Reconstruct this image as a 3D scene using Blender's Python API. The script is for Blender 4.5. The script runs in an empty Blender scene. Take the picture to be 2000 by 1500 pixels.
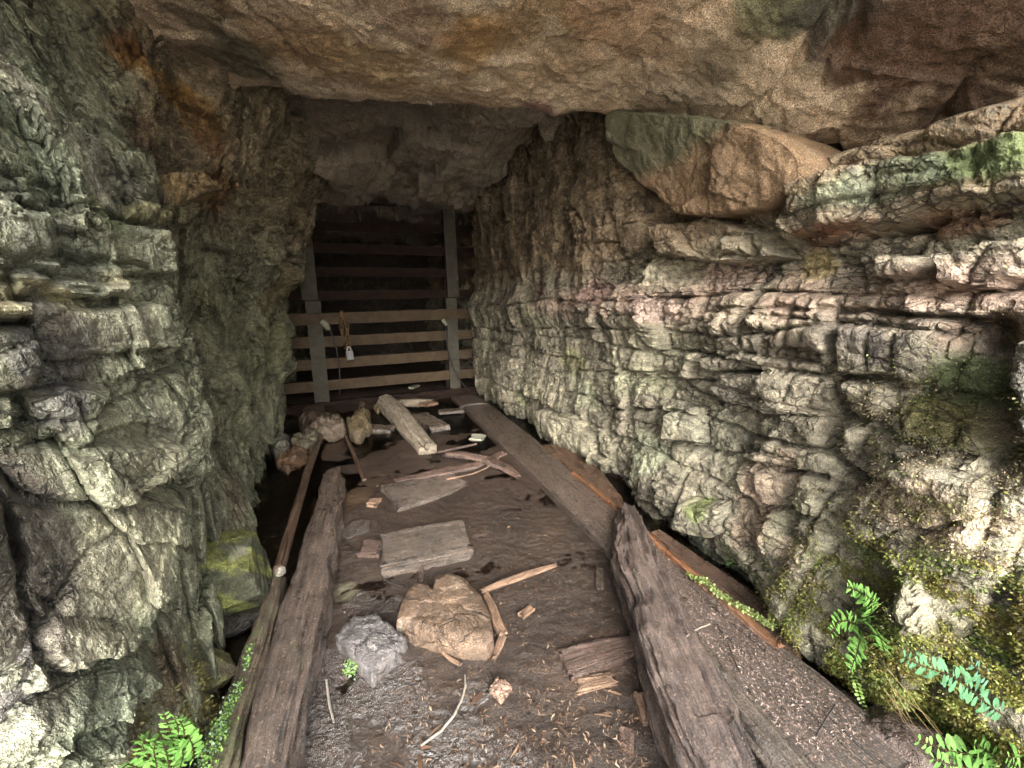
import bpy, math, random
import numpy as np
from math import radians as rad

# ------------------------------------------------------------------ frame
SC = bpy.context.scene
COL = SC.collection
TH = rad(11.5); CT, ST = math.cos(TH), math.sin(TH)
CAMZ = 0.9; FPX = 740.0
T = np.array([-.4147, .9100, 0.0]); R = np.array([.9100, .4147, 0.0])   # along / across the tunnel
rng = np.random.default_rng(7)
random.seed(7)

def ray(px, py):
    u = (px-1000)/FPX; v = (750-py)/FPX
    return np.array([u, CT+v*ST, -ST+v*CT])
CAM = np.array([0, 0, CAMZ])
def onz(px, py, z=0.0):
    d = ray(px, py); return CAM + d*((z-CAMZ)/d[2])
def onb(px, py, b):           # hit the plane at lateral offset b -> (a, z)
    d = ray(px, py); t = b/(d@R); p = CAM+d*t; return float(p@T), float(p[2])
def ona(px, py, a):           # hit the plane at tunnel distance a -> (b, z)
    d = ray(px, py); t = a/(d@T); p = CAM+d*t; return float(p@R), float(p[2])
def W(a, b, z): return T*a + R*b + np.array([0, 0, z])

# ------------------------------------------------------------------ noise
def _hash(ix, iy, iz, seed):
    h = (ix.astype(np.int64)*374761393 + iy.astype(np.int64)*668265263 + iz.astype(np.int64)*2147483647 + seed*1274126177) & 0xFFFFFFFF
    h = ((h ^ (h >> 13))*1274126177) & 0xFFFFFFFF
    h = ((h ^ (h >> 16))*2246822519) & 0xFFFFFFFF
    h = h ^ (h >> 15)
    return (h & 0xFFFFFF)/float(0xFFFFFF)
def noise2(x, y, seed=0):
    ix = np.floor(x); iy = np.floor(y); fx = x-ix; fy = y-iy
    ux = fx*fx*fx*(fx*(fx*6-15)+10); uy = fy*fy*fy*(fy*(fy*6-15)+10)
    z = np.zeros_like(ix)
    def g(dx, dy):
        an = _hash(ix+dx, iy+dy, z, seed)*6.2831853
        return np.cos(an)*(fx-dx) + np.sin(an)*(fy-dy)
    a = g(0, 0); b = g(1, 0); c = g(0, 1); d = g(1, 1)
    return 1.5*((a*(1-ux)+b*ux)*(1-uy) + (c*(1-ux)+d*ux)*uy)
def fbm(x, y, seed=0, o=4, gain=.5, lac=2.03):
    s = 0; am = 1
    for i in range(o):
        s = s + am*noise2(x, y, seed+i*17); x = x*lac+3.1; y = y*lac+1.7; am *= gain
    return s
def ridged(x, y, seed=0, o=4):
    s = 0; am = 1
    for i in range(o):
        s = s + am*(1-2*np.abs(noise2(x, y, seed+i*13))); x = x*2.1+1.3; y = y*2.1+7.7; am *= .5
    return s
def sstep(e0, e1, x):
    t = np.clip((x-e0)/(e1-e0), 0, 1); return t*t*(3-2*t)
def facets(x, y, seed, tilt=1.0):
    """broken-rock relief: cells with their own offset and tilted face. returns height, edge distance, id"""
    ix = np.floor(x); iy = np.floor(y)
    f1 = np.full(x.shape, 9.); f2 = np.full(x.shape, 9.); h1 = np.zeros(x.shape); idv = np.zeros(x.shape)
    z = np.zeros_like(ix)
    for dx in (-1, 0, 1):
        for dy in (-1, 0, 1):
            cx = ix+dx; cy = iy+dy
            px = cx+.1+.8*_hash(cx, cy, z, seed); py = cy+.1+.8*_hash(cx, cy, z+1, seed)
            d = np.maximum(np.abs(x-px)*.9, np.abs(y-py)*.9)*.55+.45*np.hypot(x-px, y-py)
            r = _hash(cx, cy, z+2, seed); tx = _hash(cx, cy, z+3, seed)-.5; ty = _hash(cx, cy, z+4, seed)-.5
            hh = r + tilt*(tx*(x-px)+ty*(y-py))
            near = d < f1
            f2 = np.where(near, f1, np.minimum(f2, d))
            h1 = np.where(near, hh, h1); idv = np.where(near, r, idv)
            f1 = np.where(near, d, f1)
    return h1, f2-f1, idv
def strata(u, v, seed, hm, wm):
    """bedded, jointed rock: rows of uneven height cut into uneven blocks"""
    r_ = np.random.default_rng(seed)
    n = 400
    hs = hm*np.exp(r_.normal(0, .55, n)); bd = np.cumsum(hs)-hs.sum()/2
    row = np.clip(np.searchsorted(bd, v), 1, n-1)
    lo = bd[row-1]; hi = bd[row]
    wr = (wm*np.exp(r_.normal(0, .45, n)))[row]; off = (r_.random(n)*9)[row]; sk = r_.normal(0, .35, n)[row]
    x = (u+sk*(v-lo)+off)/wr
    k0 = np.floor(x); z = np.zeros_like(k0); rr = row.astype(float)
    jit = lambda k: k + .75*(_hash(k, rr, z, seed)-.5)
    b0 = jit(k0); b1 = jit(k0+1)
    k = np.where(x < b0, k0-1, np.where(x >= b1, k0+1, k0))
    l = jit(k); h = jit(k+1)
    du = np.minimum(x-l, h-x)*wr; dv = np.minimum(v-lo, hi-v)
    p = _hash(k, rr, z+1, seed); tu = _hash(k, rr, z+2, seed)-.5; tv = _hash(k, rr, z+3, seed)-.5
    rp = r_.random(n)[row]
    uc = (x-(l+h)/2)*wr; vc = v-(lo+hi)/2
    return p, rp, tu, tv, uc, vc, np.minimum(du, dv), _hash(k, rr, z+5, seed)

# ------------------------------------------------------------------ colour
def lin(h):
    h = h.lstrip('#'); c = np.array([int(h[i:i+2], 16)/255 for i in (0, 2, 4)])
    return np.where(c <= .04045, c/12.92, ((c+.055)/1.055)**2.4)

# ------------------------------------------------------------------ objects
def tag(o, label=None, cat=None, group=None, kind=None):
    if label: o['label'] = label
    if cat: o['category'] = cat
    if group: o['group'] = group
    if kind: o['kind'] = kind
    return o
def thing(name, label, cat, loc=(0, 0, 0), group=None):
    o = bpy.data.objects.new(name, None); COL.objects.link(o); o.location = loc; o.empty_display_size = .1
    return tag(o, label, cat, group)
def mesh_np(name, V, F, mat, parent=None, col=None, gp=None, smooth=True, matidx=None):
    V = np.ascontiguousarray(V, dtype=np.float32)
    me = bpy.data.meshes.new(name)
    if isinstance(F, np.ndarray):
        n = F.shape[0]; k = F.shape[1]
        me.vertices.add(len(V)); me.vertices.foreach_set('co', V.ravel())
        me.loops.add(n*k); me.loops.foreach_set('vertex_index', F.astype(np.int32).ravel())
        me.polygons.add(n); me.polygons.foreach_set('loop_start', np.arange(0, n*k, k, dtype=np.int32))
        me.polygons.foreach_set('loop_total', np.full(n, k, dtype=np.int32))
        me.update(calc_edges=True)
    else:
        me.from_pydata([tuple(map(float, v)) for v in V], [], [tuple(int(i) for i in f) for f in F])
    me.polygons.foreach_set('use_smooth', np.full(len(me.polygons), smooth))
    if col is not None:
        at = me.attributes.new('Col', 'FLOAT_COLOR', 'POINT')
        c4 = np.ones((len(V), 4), dtype=np.float32); c4[:, :3] = col; at.data.foreach_set('color', c4.ravel())
    if gp is not None:
        at = me.attributes.new('gp', 'FLOAT_VECTOR', 'POINT'); at.data.foreach_set('vector', np.ascontiguousarray(gp, dtype=np.float32).ravel())
    for m in (mat if isinstance(mat, (list, tuple)) else [mat]): me.materials.append(m)
    if matidx is not None: me.polygons.foreach_set('material_index', np.array(matidx, dtype=np.int32))
    o = bpy.data.objects.new(name, me); COL.objects.link(o)
    if parent is not None:
        o.parent = parent
        if parent.location.length: o.matrix_parent_inverse.identity(); me.transform(__import__('mathutils').Matrix.Translation(-absloc(parent)))
    me.update()
    return o
def absloc(o):
    v = o.location.copy()
    while o.parent is not None: o = o.parent; v += o.location
    return v
def grid_faces(nu, nv, flip=False):
    i = np.arange(nu-1)[:, None]*nv + np.arange(nv-1)[None, :]
    i = i.ravel()
    f = np.stack([i, i+nv, i+nv+1, i+1], 1)
    return f[:, ::-1] if flip else f

# ------------------------------------------------------------------ materials
class NT:
    def __init__(s, name):
        s.m = bpy.data.materials.new(name); s.m.use_nodes = True; s.t = s.m.node_tree; s.n = s.t.nodes; s.l = s.t.links
        s.b = s.n['Principled BSDF']; s.out = s.n['Material Output']
    def add(s, typ, ins=None, **kw):
        nd = s.n.new(typ)
        for k, v in kw.items(): setattr(nd, k, v)
        for k, v in (ins or {}).items(): s.put(nd.inputs[k], v)
        return nd
    def put(s, sock, v):
        if isinstance(v, bpy.types.NodeSocket): s.l.new(v, sock)
        else: sock.default_value = v
    def noise(s, vec, sc, det=4, rough=.6, dist=0):
        return s.add('ShaderNodeTexNoise', {'Vector': vec, 'Scale': sc, 'Detail': det, 'Roughness': rough, 'Distortion': dist}).outputs['Fac']
    def map(s, vec, scale):
        return s.add('ShaderNodeMapping', {'Vector': vec, 'Scale': scale}).outputs[0]
    def ramp(s, f, stops):
        r = s.add('ShaderNodeValToRGB', {'Fac': f}); e = r.color_ramp.elements
        while len(e) < len(stops): e.new(.5)
        for el, (p, c) in zip(e, stops):
            el.position = p; el.color = (c, c, c, 1) if isinstance(c, (int, float)) else (*c, 1)
        return r.outputs[0]
    def mix(s, f, a, b, mode='MIX'):
        m = s.add('ShaderNodeMix', data_type='RGBA', blend_type=mode)
        s.put(m.inputs[0], f)
        for k, v in ((6, a), (7, b)):
            if not isinstance(v, bpy.types.NodeSocket): v = (*v, 1) if len(v) == 3 else v
            s.put(m.inputs[k], v)
        return m.outputs[2]
    def math(s, op, a, b=0.0):
        m = s.add('ShaderNodeMath', operation=op); s.put(m.inputs[0], a); s.put(m.inputs[1], b); return m.outputs[0]
    def bump(s, h, dist, strength=1.0, nrm=None):
        b = s.add('ShaderNodeBump', {'Height': h, 'Distance': dist, 'Strength': strength})
        if nrm is not None: s.put(b.inputs['Normal'], nrm)
        return b.outputs[0]
    def set(s, **kw):
        for k, v in kw.items(): s.put(s.b.inputs[k.replace('_', ' ')], v)
        return s.m

def rock_mat(name, stretch=(1, 1, 1), fine=1.0, rough=.72, wet=.0, spark=.35, base=None, mott=1.0, crk=.9):
    m = NT(name)
    co = m.add('ShaderNodeNewGeometry').outputs['Position']
    sv = m.map(co, stretch)
    c = m.add('ShaderNodeAttribute', attribute_name='Col').outputs['Color'] if base is None else m.add('ShaderNodeRGB').outputs[0]
    if base is not None: c.default_value = (*base, 1)
    n1 = m.noise(sv, 9, 4, .65, .6); n2 = m.noise(sv, 45, 4, .75, .4); n3 = m.noise(co, 260, 2, .8)
    c = m.mix(mott, c, m.ramp(n1, [(.3, .55), (.5, .95), (.7, 1.5)]), 'MULTIPLY')
    c = m.mix(mott, c, m.ramp(n2, [(.3, .48), (.5, 1.0), (.7, 1.55)]), 'MULTIPLY')
    c = m.mix(spark*2 if spark < .5 else 1, c, m.ramp(n3, [(.32, .4), (.5, 1.0), (.66, 1.9)]), 'MULTIPLY')
    # rusty and dark mineral stains
    st = m.ramp(m.noise(m.map(co, (1, 1, .6)), 5.5, 5, .7, 1.2), [(.56, 0.0), (.68, .55*mott)])
    c = m.mix(st, c, (.085, .06, .04))
    st2 = m.ramp(m.noise(co, 14, 5, .75, .8), [(.6, 0.0), (.7, .6*mott)])
    c = m.mix(st2, c, (.36, .35, .29))
    hb = m.math('ADD', m.noise(sv, 22, 6, .76, .5), 0.0)
    wn = m.add('ShaderNodeTexNoise', {'Vector': co, 'Scale': 7.0, 'Detail': 2.0}).outputs['Color']
    wv = m.add('ShaderNodeVectorMath', {0: co, 1: m.mix(1, wn, (.10, .10, .10), 'MULTIPLY')}, operation='ADD').outputs[0]
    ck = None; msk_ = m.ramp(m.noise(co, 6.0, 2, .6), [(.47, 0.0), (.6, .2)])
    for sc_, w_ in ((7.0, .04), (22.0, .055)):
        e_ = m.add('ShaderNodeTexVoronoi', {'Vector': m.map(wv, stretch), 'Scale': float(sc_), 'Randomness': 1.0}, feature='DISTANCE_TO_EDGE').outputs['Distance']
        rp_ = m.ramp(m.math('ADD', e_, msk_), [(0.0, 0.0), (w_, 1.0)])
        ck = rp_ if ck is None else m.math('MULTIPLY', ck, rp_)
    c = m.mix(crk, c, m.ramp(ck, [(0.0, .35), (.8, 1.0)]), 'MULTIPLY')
    nb = m.bump(ck, .014*crk, 1.0)
    nb = m.bump(hb, .014*fine, .8, nb)
    nb = m.bump(n3, .008*fine, .9, nb)
    rg = m.ramp(m.noise(co, 6, 3, .7), [(.35, max(.15, rough-.3-wet)), (.6, rough)])
    m.set(Coat_Weight=min(1, wet*4), Coat_Roughness=.2, Coat_Normal=nb)
    return m.set(Base_Color=c, Roughness=rg, Normal=nb, Specular_IOR_Level=.45)

def wood_mat(name, c1, c2, rough=.5, alg=0.0, wet=.5, bump=1.0, litter=0.0, algc=(.12, .2, .06)):
    m = NT(name)
    gp = m.add('ShaderNodeAttribute', attribute_name='gp').outputs['Vector']
    co = m.add('ShaderNodeNewGeometry').outputs['Position']
    gv = m.map(gp, (5, 70, 70)); gv2 = m.map(gp, (14, 240, 240))
    n1 = m.noise(gv, 1, 6, .7, .5); n2 = m.noise(gv2, 1, 4, .7); n3 = m.noise(co, 12, 6, .7, .6); n4 = m.noise(co, 240, 4, .8)
    c = m.mix(m.ramp(n1, [(.35, 0.0), (.65, 1.0)]), c1, c2)
    c = m.mix(1, c, m.ramp(n2, [(.35, .55), (.62, 1.3)]), 'MULTIPLY')
    c = m.mix(1, c, m.ramp(n3, [(.3, .55), (.5, 1.0), (.7, 1.45)]), 'MULTIPLY')
    c = m.mix(1, c, m.ramp(n4, [(.35, .6), (.65, 1.6)]), 'MULTIPLY')
    ck = m.ramp(m.noise(m.map(gp, (3.5, 95, 95)), 1, 3, .55, .35), [(.33, 0.12), (.40, 1.0)])
    c = m.mix(1, c, ck, 'MULTIPLY')
    if litter:
        fl = m.ramp(m.noise(co, 170, 2, .5), [(.62-.03*litter, 0.0), (.66, .75)])
        c = m.mix(fl, c, (.30, .20, .14))
    if alg:
        a = m.ramp(m.noise(co, 7, 7, .75, .7), [(.62-.2*alg, 0.0), (.72-.15*alg, .8)])
        a = m.math('MULTIPLY', a, m.ramp(m.noise(co, 90, 4, .7), [(.4, .25), (.6, 1.0)]))
        c = m.mix(a, c, algc)
    nb = m.bump(m.math('ADD', m.math('MULTIPLY', n1, .6), m.noise(gv, 1.7, 5, .7, .8)), .012*bump, .9)
    nb = m.bump(ck, .006*bump, .9, nb); nb = m.bump(n4, .006*bump, .9, nb)
    rg = m.ramp(m.noise(co, 30, 5, .7), [(.38, max(.1, rough-wet*.6)), (.62, rough)])
    m.set(Coat_IOR=1.7, Coat_Weight=min(1, wet*2), Coat_Roughness=.11, Coat_Normal=nb)
    return m.set(Base_Color=c, Roughness=rg, Normal=nb, Specular_IOR_Level=.55)

M = {}
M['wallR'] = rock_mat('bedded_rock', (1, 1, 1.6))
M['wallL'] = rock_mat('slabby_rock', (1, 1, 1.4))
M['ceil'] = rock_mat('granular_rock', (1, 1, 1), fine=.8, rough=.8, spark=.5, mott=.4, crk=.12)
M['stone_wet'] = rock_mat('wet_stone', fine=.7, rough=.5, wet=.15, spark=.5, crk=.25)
M['beam'] = wood_mat('rotten_wood', lin('#483a35'), lin('#6c5c53'), .55, alg=0, wet=.3, bump=1.5, litter=.3)
M['mossbeam'] = wood_mat('mossy_wood', lin('#4c4034'), lin('#6b5e4a'), .7, alg=.5, wet=.2, bump=1.3, litter=.5)
M['darkbeam'] = wood_mat('dark_wet_wood', lin('#40342c'), lin('#5f5046'), .5, alg=.1, wet=.4, bump=1.3, litter=.5)
M['plank'] = wood_mat('littered_plank', lin('#3a302a'), lin('#4f443c'), .5, wet=.4, litter=1.0)
M['wetplank'] = wood_mat('wet_plank', lin('#3c332b'), lin('#5e5247'), .35, wet=.4)
M['orange'] = wood_mat('orange_wood', lin('#68401f'), lin('#8a5c3a'), .5, wet=.4)
M['brownboard'] = wood_mat('brown_board', lin('#46342a'), lin('#604836'), .45, wet=.4)
M['pale'] = wood_mat('pale_wood', lin('#6e5642'), lin('#8c705a'), .6, wet=.2)
M['log'] = wood_mat('grey_log', lin('#6c6052'), lin('#978b78'), .75, wet=.1)
M['rustpipe'] = wood_mat('rusty_pipe', lin('#35281f'), lin('#5c483a'), .5, wet=.3, bump=.5)
M['splinter'] = wood_mat('red_splinter', lin('#40312a'), lin('#5f4a3f'), .4, wet=.3)
M['twig'] = wood_mat('grey_twig', lin('#8c8478'), lin('#b5ad9c'), .6, wet=.1)

def metal_mat(name, c1, c2, c3, rough=.6):
    m = NT(name); co = m.add('ShaderNodeNewGeometry').outputs['Position']
    n1 = m.noise(co, 14, 7, .7, .8); n2 = m.noise(co, 120, 5, .8)
    c = m.mix(m.ramp(n1, [(.42, 0.0), (.6, 1.0)]), c1, c2)
    c = m.mix(m.ramp(n2, [(.56, 0.0), (.7, .7)]), c, c3)
    return m.set(Base_Color=c, Roughness=rough, Metallic=.0, Specular_IOR_Level=.25, Normal=m.bump(n2, .003, .6))
M['galv'] = metal_mat('weathered_galvanised', lin('#3d3a31'), lin('#49463c'), lin('#2e2c26'), .7)
M['rustbar'] = metal_mat('rusty_steel', lin('#3c3023'), lin('#4c3f2e'), lin('#2c1c14'), .75)
M['darkrust'] = metal_mat('dark_red_rust', lin('#1c120d'), lin('#261911'), lin('#120c0a'), .9)
M['chain'] = metal_mat('rusty_chain', lin('#5a4630'), lin('#6c5638'), lin('#462a1a'), .55)
def plain(name, c, rough=.5, metal=0.0, sp=.5):
    m = NT(name); co = m.add('ShaderNodeNewGeometry').outputs['Position']
    cc = m.mix(1, c, m.ramp(m.noise(co, 90, 4, .7), [(.3, .7), (.7, 1.25)]), 'MULTIPLY')
    return m.set(Base_Color=cc, Roughness=rough, Metallic=metal, Specular_IOR_Level=sp)
M['foam'] = plain('pale_foam', lin('#7e7c6c'), .8)
M['steel'] = plain('shiny_steel', (.4, .4, .4), .3, .7)
M['cable'] = plain('black_cable', (.02, .018, .016), .5)
M['stem'] = plain('fern_stem', lin('#3c2f1c'), .6)
M['straw'] = plain('dry_straw', lin('#7c6a46'), .7)

def leaf_mat(name, trans=.3):
    m = NT(name)
    c = m.add('ShaderNodeAttribute', attribute_name='Col').outputs['Color']
    co = m.add('ShaderNodeNewGeometry').outputs['Position']
    c = m.mix(1, c, m.ramp(m.noise(co, 150, 3, .6), [(.3, .8), (.7, 1.2)]), 'MULTIPLY')
    m.set(Base_Color=c, Roughness=.5)
    tr = m.add('ShaderNodeBsdfTranslucent', {'Color': c})
    mx = m.add('ShaderNodeMixShader', {0: trans})
    m.l.new(m.b.outputs[0], mx.inputs[1]); m.l.new(tr.outputs[0], mx.inputs[2]); m.l.new(mx.outputs[0], m.out.inputs[0])
    return m.m
M['leaf'] = leaf_mat('fern_leaf', .35)
M['moss'] = leaf_mat('moss_leaf', .15)
def flake_mat():
    m = NT('wood_flake'); c = m.add('ShaderNodeAttribute', attribute_name='Col').outputs['Color']
    return m.set(Base_Color=c, Roughness=.5)
M['flake'] = flake_mat()

def ground_mat():
    m = NT('wet_mud'); co = m.add('ShaderNodeNewGeometry').outputs['Position']
    c = m.add('ShaderNodeAttribute', attribute_name='Col').outputs['Color']
    n1 = m.noise(co, 4, 7, .7, .8); n2 = m.noise(co, 30, 6, .75, .5); n3 = m.noise(co, 190, 4, .8)
    c = m.mix(1, c, m.ramp(n1, [(.3, .6), (.7, 1.4)]), 'MULTIPLY')
    c = m.mix(1, c, m.ramp(n2, [(.3, .6), (.7, 1.4)]), 'MULTIPLY')
    c = m.mix(1, c, m.ramp(n3, [(.35, .5), (.65, 1.7)]), 'MULTIPLY')
    wet = m.add('ShaderNodeAttribute', attribute_name='wet').outputs['Fac']
    gl = m.math('SUBTRACT', 1.0, m.add('ShaderNodeTexVoronoi', {'Vector': co, 'Scale': 150.0, 'Randomness': 1.0}).outputs['Distance'])
    nb = m.bump(n2, .014, .7); nb = m.bump(n3, .007, .9, nb); gl = m.math('ADD', m.math('MULTIPLY', m.noise(co, 75, 2, .5), 1.2), m.math('MULTIPLY', m.noise(co, 170, 2, .6), .6)); cnb = m.bump(m.math('MULTIPLY', gl, wet), .045, 1.0, nb)
    m.set(Coat_IOR=1.9, Coat_Weight=wet, Coat_Roughness=.055, Coat_Normal=cnb)
    rg = m.math('SUBTRACT', .55, m.math('MULTIPLY', wet, .42))
    return m.set(Base_Color=c, Roughness=rg, Normal=nb, Specular_IOR_Level=.6)
M['mud'] = ground_mat()
def water_mat():
    m = NT('muddy_water'); m.n.remove(m.b)
    co = m.add('ShaderNodeNewGeometry').outputs['Position']
    nb = m.bump(m.noise(co, 14, 4, .6), .006, .5)
    fr = m.add('ShaderNodeFresnel', {'IOR': 1.33, 'Normal': nb})
    tr = m.add('ShaderNodeBsdfTransparent', {'Color': (.95, .90, .85, 1)})
    gl = m.add('ShaderNodeBsdfGlossy', {'Roughness': .14, 'Normal': nb})
    mx = m.add('ShaderNodeMixShader', {0: fr.outputs[0], 1: tr.outputs[0], 2: gl.outputs[0]})
    m.l.new(mx.outputs[0], m.out.inputs[0]); return m.m
M['water'] = water_mat()

# ------------------------------------------------------------------ wall relief tools
def poly_sd(px, pz, poly):
    """signed distance, + inside"""
    P = np.array(poly); n = len(P); d = np.full(px.shape, 9.); ins = np.zeros(px.shape, bool)
    for i in range(n):
        x0, y0 = P[i]; x1, y1 = P[(i+1) % n]; ex, ey = x1-x0, y1-y0
        t = np.clip(((px-x0)*ex+(pz-y0)*ey)/(ex*ex+ey*ey+1e-12), 0, 1)
        d = np.minimum(d, np.hypot(px-x0-t*ex, pz-y0-t*ey))
        c = ((y0 > pz) != (y1 > pz)) & (px < (x1-x0)*(pz-y0)/(y1-y0+1e-12)+x0)
        ins ^= c
    return np.where(ins, d, -d)
def apply_blocks(D, col, U, V, blocks, conv, edge=.012, gap=.02, warp=.012, seed=5, rough=None):
    """blocks: (pixels, protrusion, tilt_u, tilt_v, colour or None, keep detail)"""
    wu = U + warp*fbm(U*7, V*7, seed, 3) + .35*warp*fbm(U*40, V*40, seed+3, 2)
    wv = V + warp*fbm(U*7+9, V*7, seed+1, 3) + .35*warp*fbm(U*40+5, V*40, seed+4, 2)
    for (pix, d, tu, tv, c, keep) in blocks:
        poly = [conv(x, y, d) for x, y in pix]
        P = np.array(poly); lo = P.min(0)-.08; hi = P.max(0)+.08
        m = (U > lo[0]) & (U < hi[0]) & (V > lo[1]) & (V < hi[1])
        if not m.any(): continue
        sd = poly_sd(wu[m], wv[m], poly); cen = P.mean(0)
        w = sstep(-edge*.3, edge, sd)
        h = d + tu*(U[m]-cen[0]) + tv*(V[m]-cen[1]) + keep*rough[m] - .012*np.exp(-np.maximum(sd, 0)/.02)
        g = gap*np.exp(-np.maximum(-sd, 0)/.010)*(sd < 0)
        base = D[m] - g
        D[m] = base*(1-w) + h*w
        if c is not None:
            k = (sstep(-.01, .012, sd)*.75)[:, None]; col[m] = col[m]*(1-k)+lin(c)*k
    return D, col
def cracks(D, U, V, lines, conv, w=.008, depth=.04, seed=3):
    wu = U + .014*fbm(U*9, V*9, seed, 3); wv = V + .014*fbm(U*9+9, V*9, seed+1, 3)
    for ln in lines:
        pts = [conv(x, y, 0) for x, y in ln[0]]; ww = w*ln[1]
        P = np.array(pts); lo = P.min(0)-.08; hi = P.max(0)+.08
        m = (U > lo[0]) & (U < hi[0]) & (V > lo[1]) & (V < hi[1])
        if not m.any(): continue
        d = np.full(m.sum(), 9.); x = wu[m]; y = wv[m]
        for i in range(len(P)-1):
            x0, y0 = P[i]; ex, ey = P[i+1]-P[i]
            t = np.clip(((x-x0)*ex+(y-y0)*ey)/(ex*ex+ey*ey+1e-12), 0, 1)
            d = np.minimum(d, np.hypot(x-x0-t*ex, y-y0-t*ey))
        D[m] -= depth*ln[1]*np.exp(-(d/ww)**2)
    return D
def patches(col, U, V, lst, conv, seed=11):
    n = fbm(U*5, V*5, seed, 5, .6)*.5
    for (px, py, ru, rv, c, s) in lst:
        cu, cv = conv(px, py, 0)
        d = np.hypot((U-cu)/ru, (V-cv)/rv) + n
        k = (s*(1-sstep(.5, 1.05, d)))[..., None]
        col[:] = col*(1-k) + lin(c)*k
    return col
def axis_samples(lo, hi, f):
    xs = [lo]
    while xs[-1] < hi: xs.append(xs[-1]+f(xs[-1]))
    return np.array(xs)
def shep(pts, U, V, sig=.3, su=1.0):
    num = np.zeros(U.shape); den = np.full(U.shape, 1e-9)
    for (a, z, b) in pts:
        w = np.exp(-(((U-a)*su)**2+(V-z)**2)/(2*sig*sig)) + 1e-5/(((U-a)*su)**2+(V-z)**2+.01)
        num += w*b; den += w
    return num/den

# ================================================================== RIGHT WALL
BR = 1.27
convR = lambda x, y, d: onb(x, y, BR-d)
aR = axis_samples(-.9, 7.0, lambda a: max(.0042, .0048+.0017*(a-.6)) if a > -.1 else .02)
zR = np.arange(-.25, 2.35, .0052)
U, V = np.meshgrid(aR, zR, indexing='ij')
wu = U + .028*fbm(U*2.2, V*2.2, 1, 3) + .004*fbm(U*22, V*22, 3, 2)
wv = V + .02*fbm(U*1.6, V*2.0, 5, 3) + .02*U*.3 + .003*fbm(U*25, V*25, 6, 2)
p, rp, tu, tv, uc, vc, e, hid = strata(wu, wv, 21, .20, .19)
big = .085*(p-.4) + .025*(rp-.5) + .38*tu*uc + .35*tv*vc - .045*np.exp(-e/.006)
p2, rp2, tu2, tv2, uc2, vc2, e2, hid2 = strata(wu*1.0+.13, wv+.01*fbm(U*6, V*6, 8, 2), 22, .085, .08)
m2 = sstep(-.25, .35, fbm(U*1.5, V*2.5, 41, 3))
small = (.03*(p2-.5) + .5*tu2*uc2 + .5*tv2*vc2 - .024*np.exp(-e2/.0045))*m2
f3, e3, i3 = facets(wu*15, wv*20, 31, 1.3)
f4, e4, i4 = facets(wu*40+3, wv*48, 33, 1.3)
f6, e6, i6 = facets(wu*6.2+.5*wv, wv*7.5-.3*wu, 35, 2.0)
f7, e7, i7 = facets(wu*95, wv*105, 37, 1.4)
fine = .034*(f6-.5) - .012*np.exp(-e6/.05) + .012*(f3-.5) - .005*np.exp(-e3/.07) + .0075*(f4-.5) + .003*(f7-.5) + .005*fbm(U*30, V*30, 51, 4, .6)
# the upper wall is massive, with vertical flutes, the lower wall is thinly bedded
up = sstep(1.0, 1.2, V + .08*fbm(U*2, V*2, 60, 2))
fl, el, il = facets(wu*4.2, V*1.6+.2*fbm(U*3, V*3, 61, 2), 62, 1.6)
upper = .11*(fl-.5) - .035*np.exp(-el/.035)
rel = big*(1-.75*up) + small*(1-.8*up) + upper*up*.9 + fine
# deep vertical buttresses far in
far = sstep(1.7, 2.4, U)
fb, eb, ib = facets(wu*6.5+2+.3*wv, wv*1.3, 66, 2.2)
fb2, eb2, ib2 = facets(wu*15+.6*wv, wv*3.2, 67, 2.0)
rel += far*(.09*(fb-.5) - .035*np.exp(-eb/.04)) + sstep(.9, 1.6, U)*(.03*(fb2-.5) - .016*np.exp(-eb2/.05))
rel *= (.85+.25*fbm(U*.9, V*.9, 71, 2))
# broad shape
macro = .05*fbm(U*.8, V*.9, 81, 3) + .05*np.exp(-((V-.88)/.09)**2)
macro += -.62*sstep(1.30, 1.46, V)*(1-sstep(.72, .95, U)) - .15*sstep(1.30, 1.5, V)*(1-sstep(1.3, 1.5, U))
macro += .22*sstep(.75, .3, U)*sstep(.75, .1, V)*sstep(-.2, .1, U+.3)
macro += -.10*np.exp(-((V-1.03)/.08)**2)*(1-sstep(.9, 1.4, U))
macro += -.6*sstep(.12, -.7, U)
macro += .28*sstep(2.6, 3.7, U)*sstep(1.0, 1.7, V)*0
macro += -.18*sstep(3.6, 4.2, U)*sstep(3.2, 3.9, U)
D = macro + rel
cR = np.empty(U.shape+(3,))
cR[:] = lin('#827b6a')
tone = fbm(U*1.3, V*2.2, 90, 4)
k = sstep(-.3, .6, tone)[..., None]; cR[:] = cR*(1-k)+lin('#8e8974')*k
k = (sstep(.1, .9, fbm(U*2, V*2, 95, 4))*.6)[..., None]; cR[:] = cR*(1-k)+lin('#7d7768')*k
cR *= (.78+.4*hid)[..., None]
cR *= (.85+.3*hid2)[..., None]
# warm brown upper wall
k = (up*.75)[..., None]; cR[:] = cR*(1-k)+lin('#7c6850')*k
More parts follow.
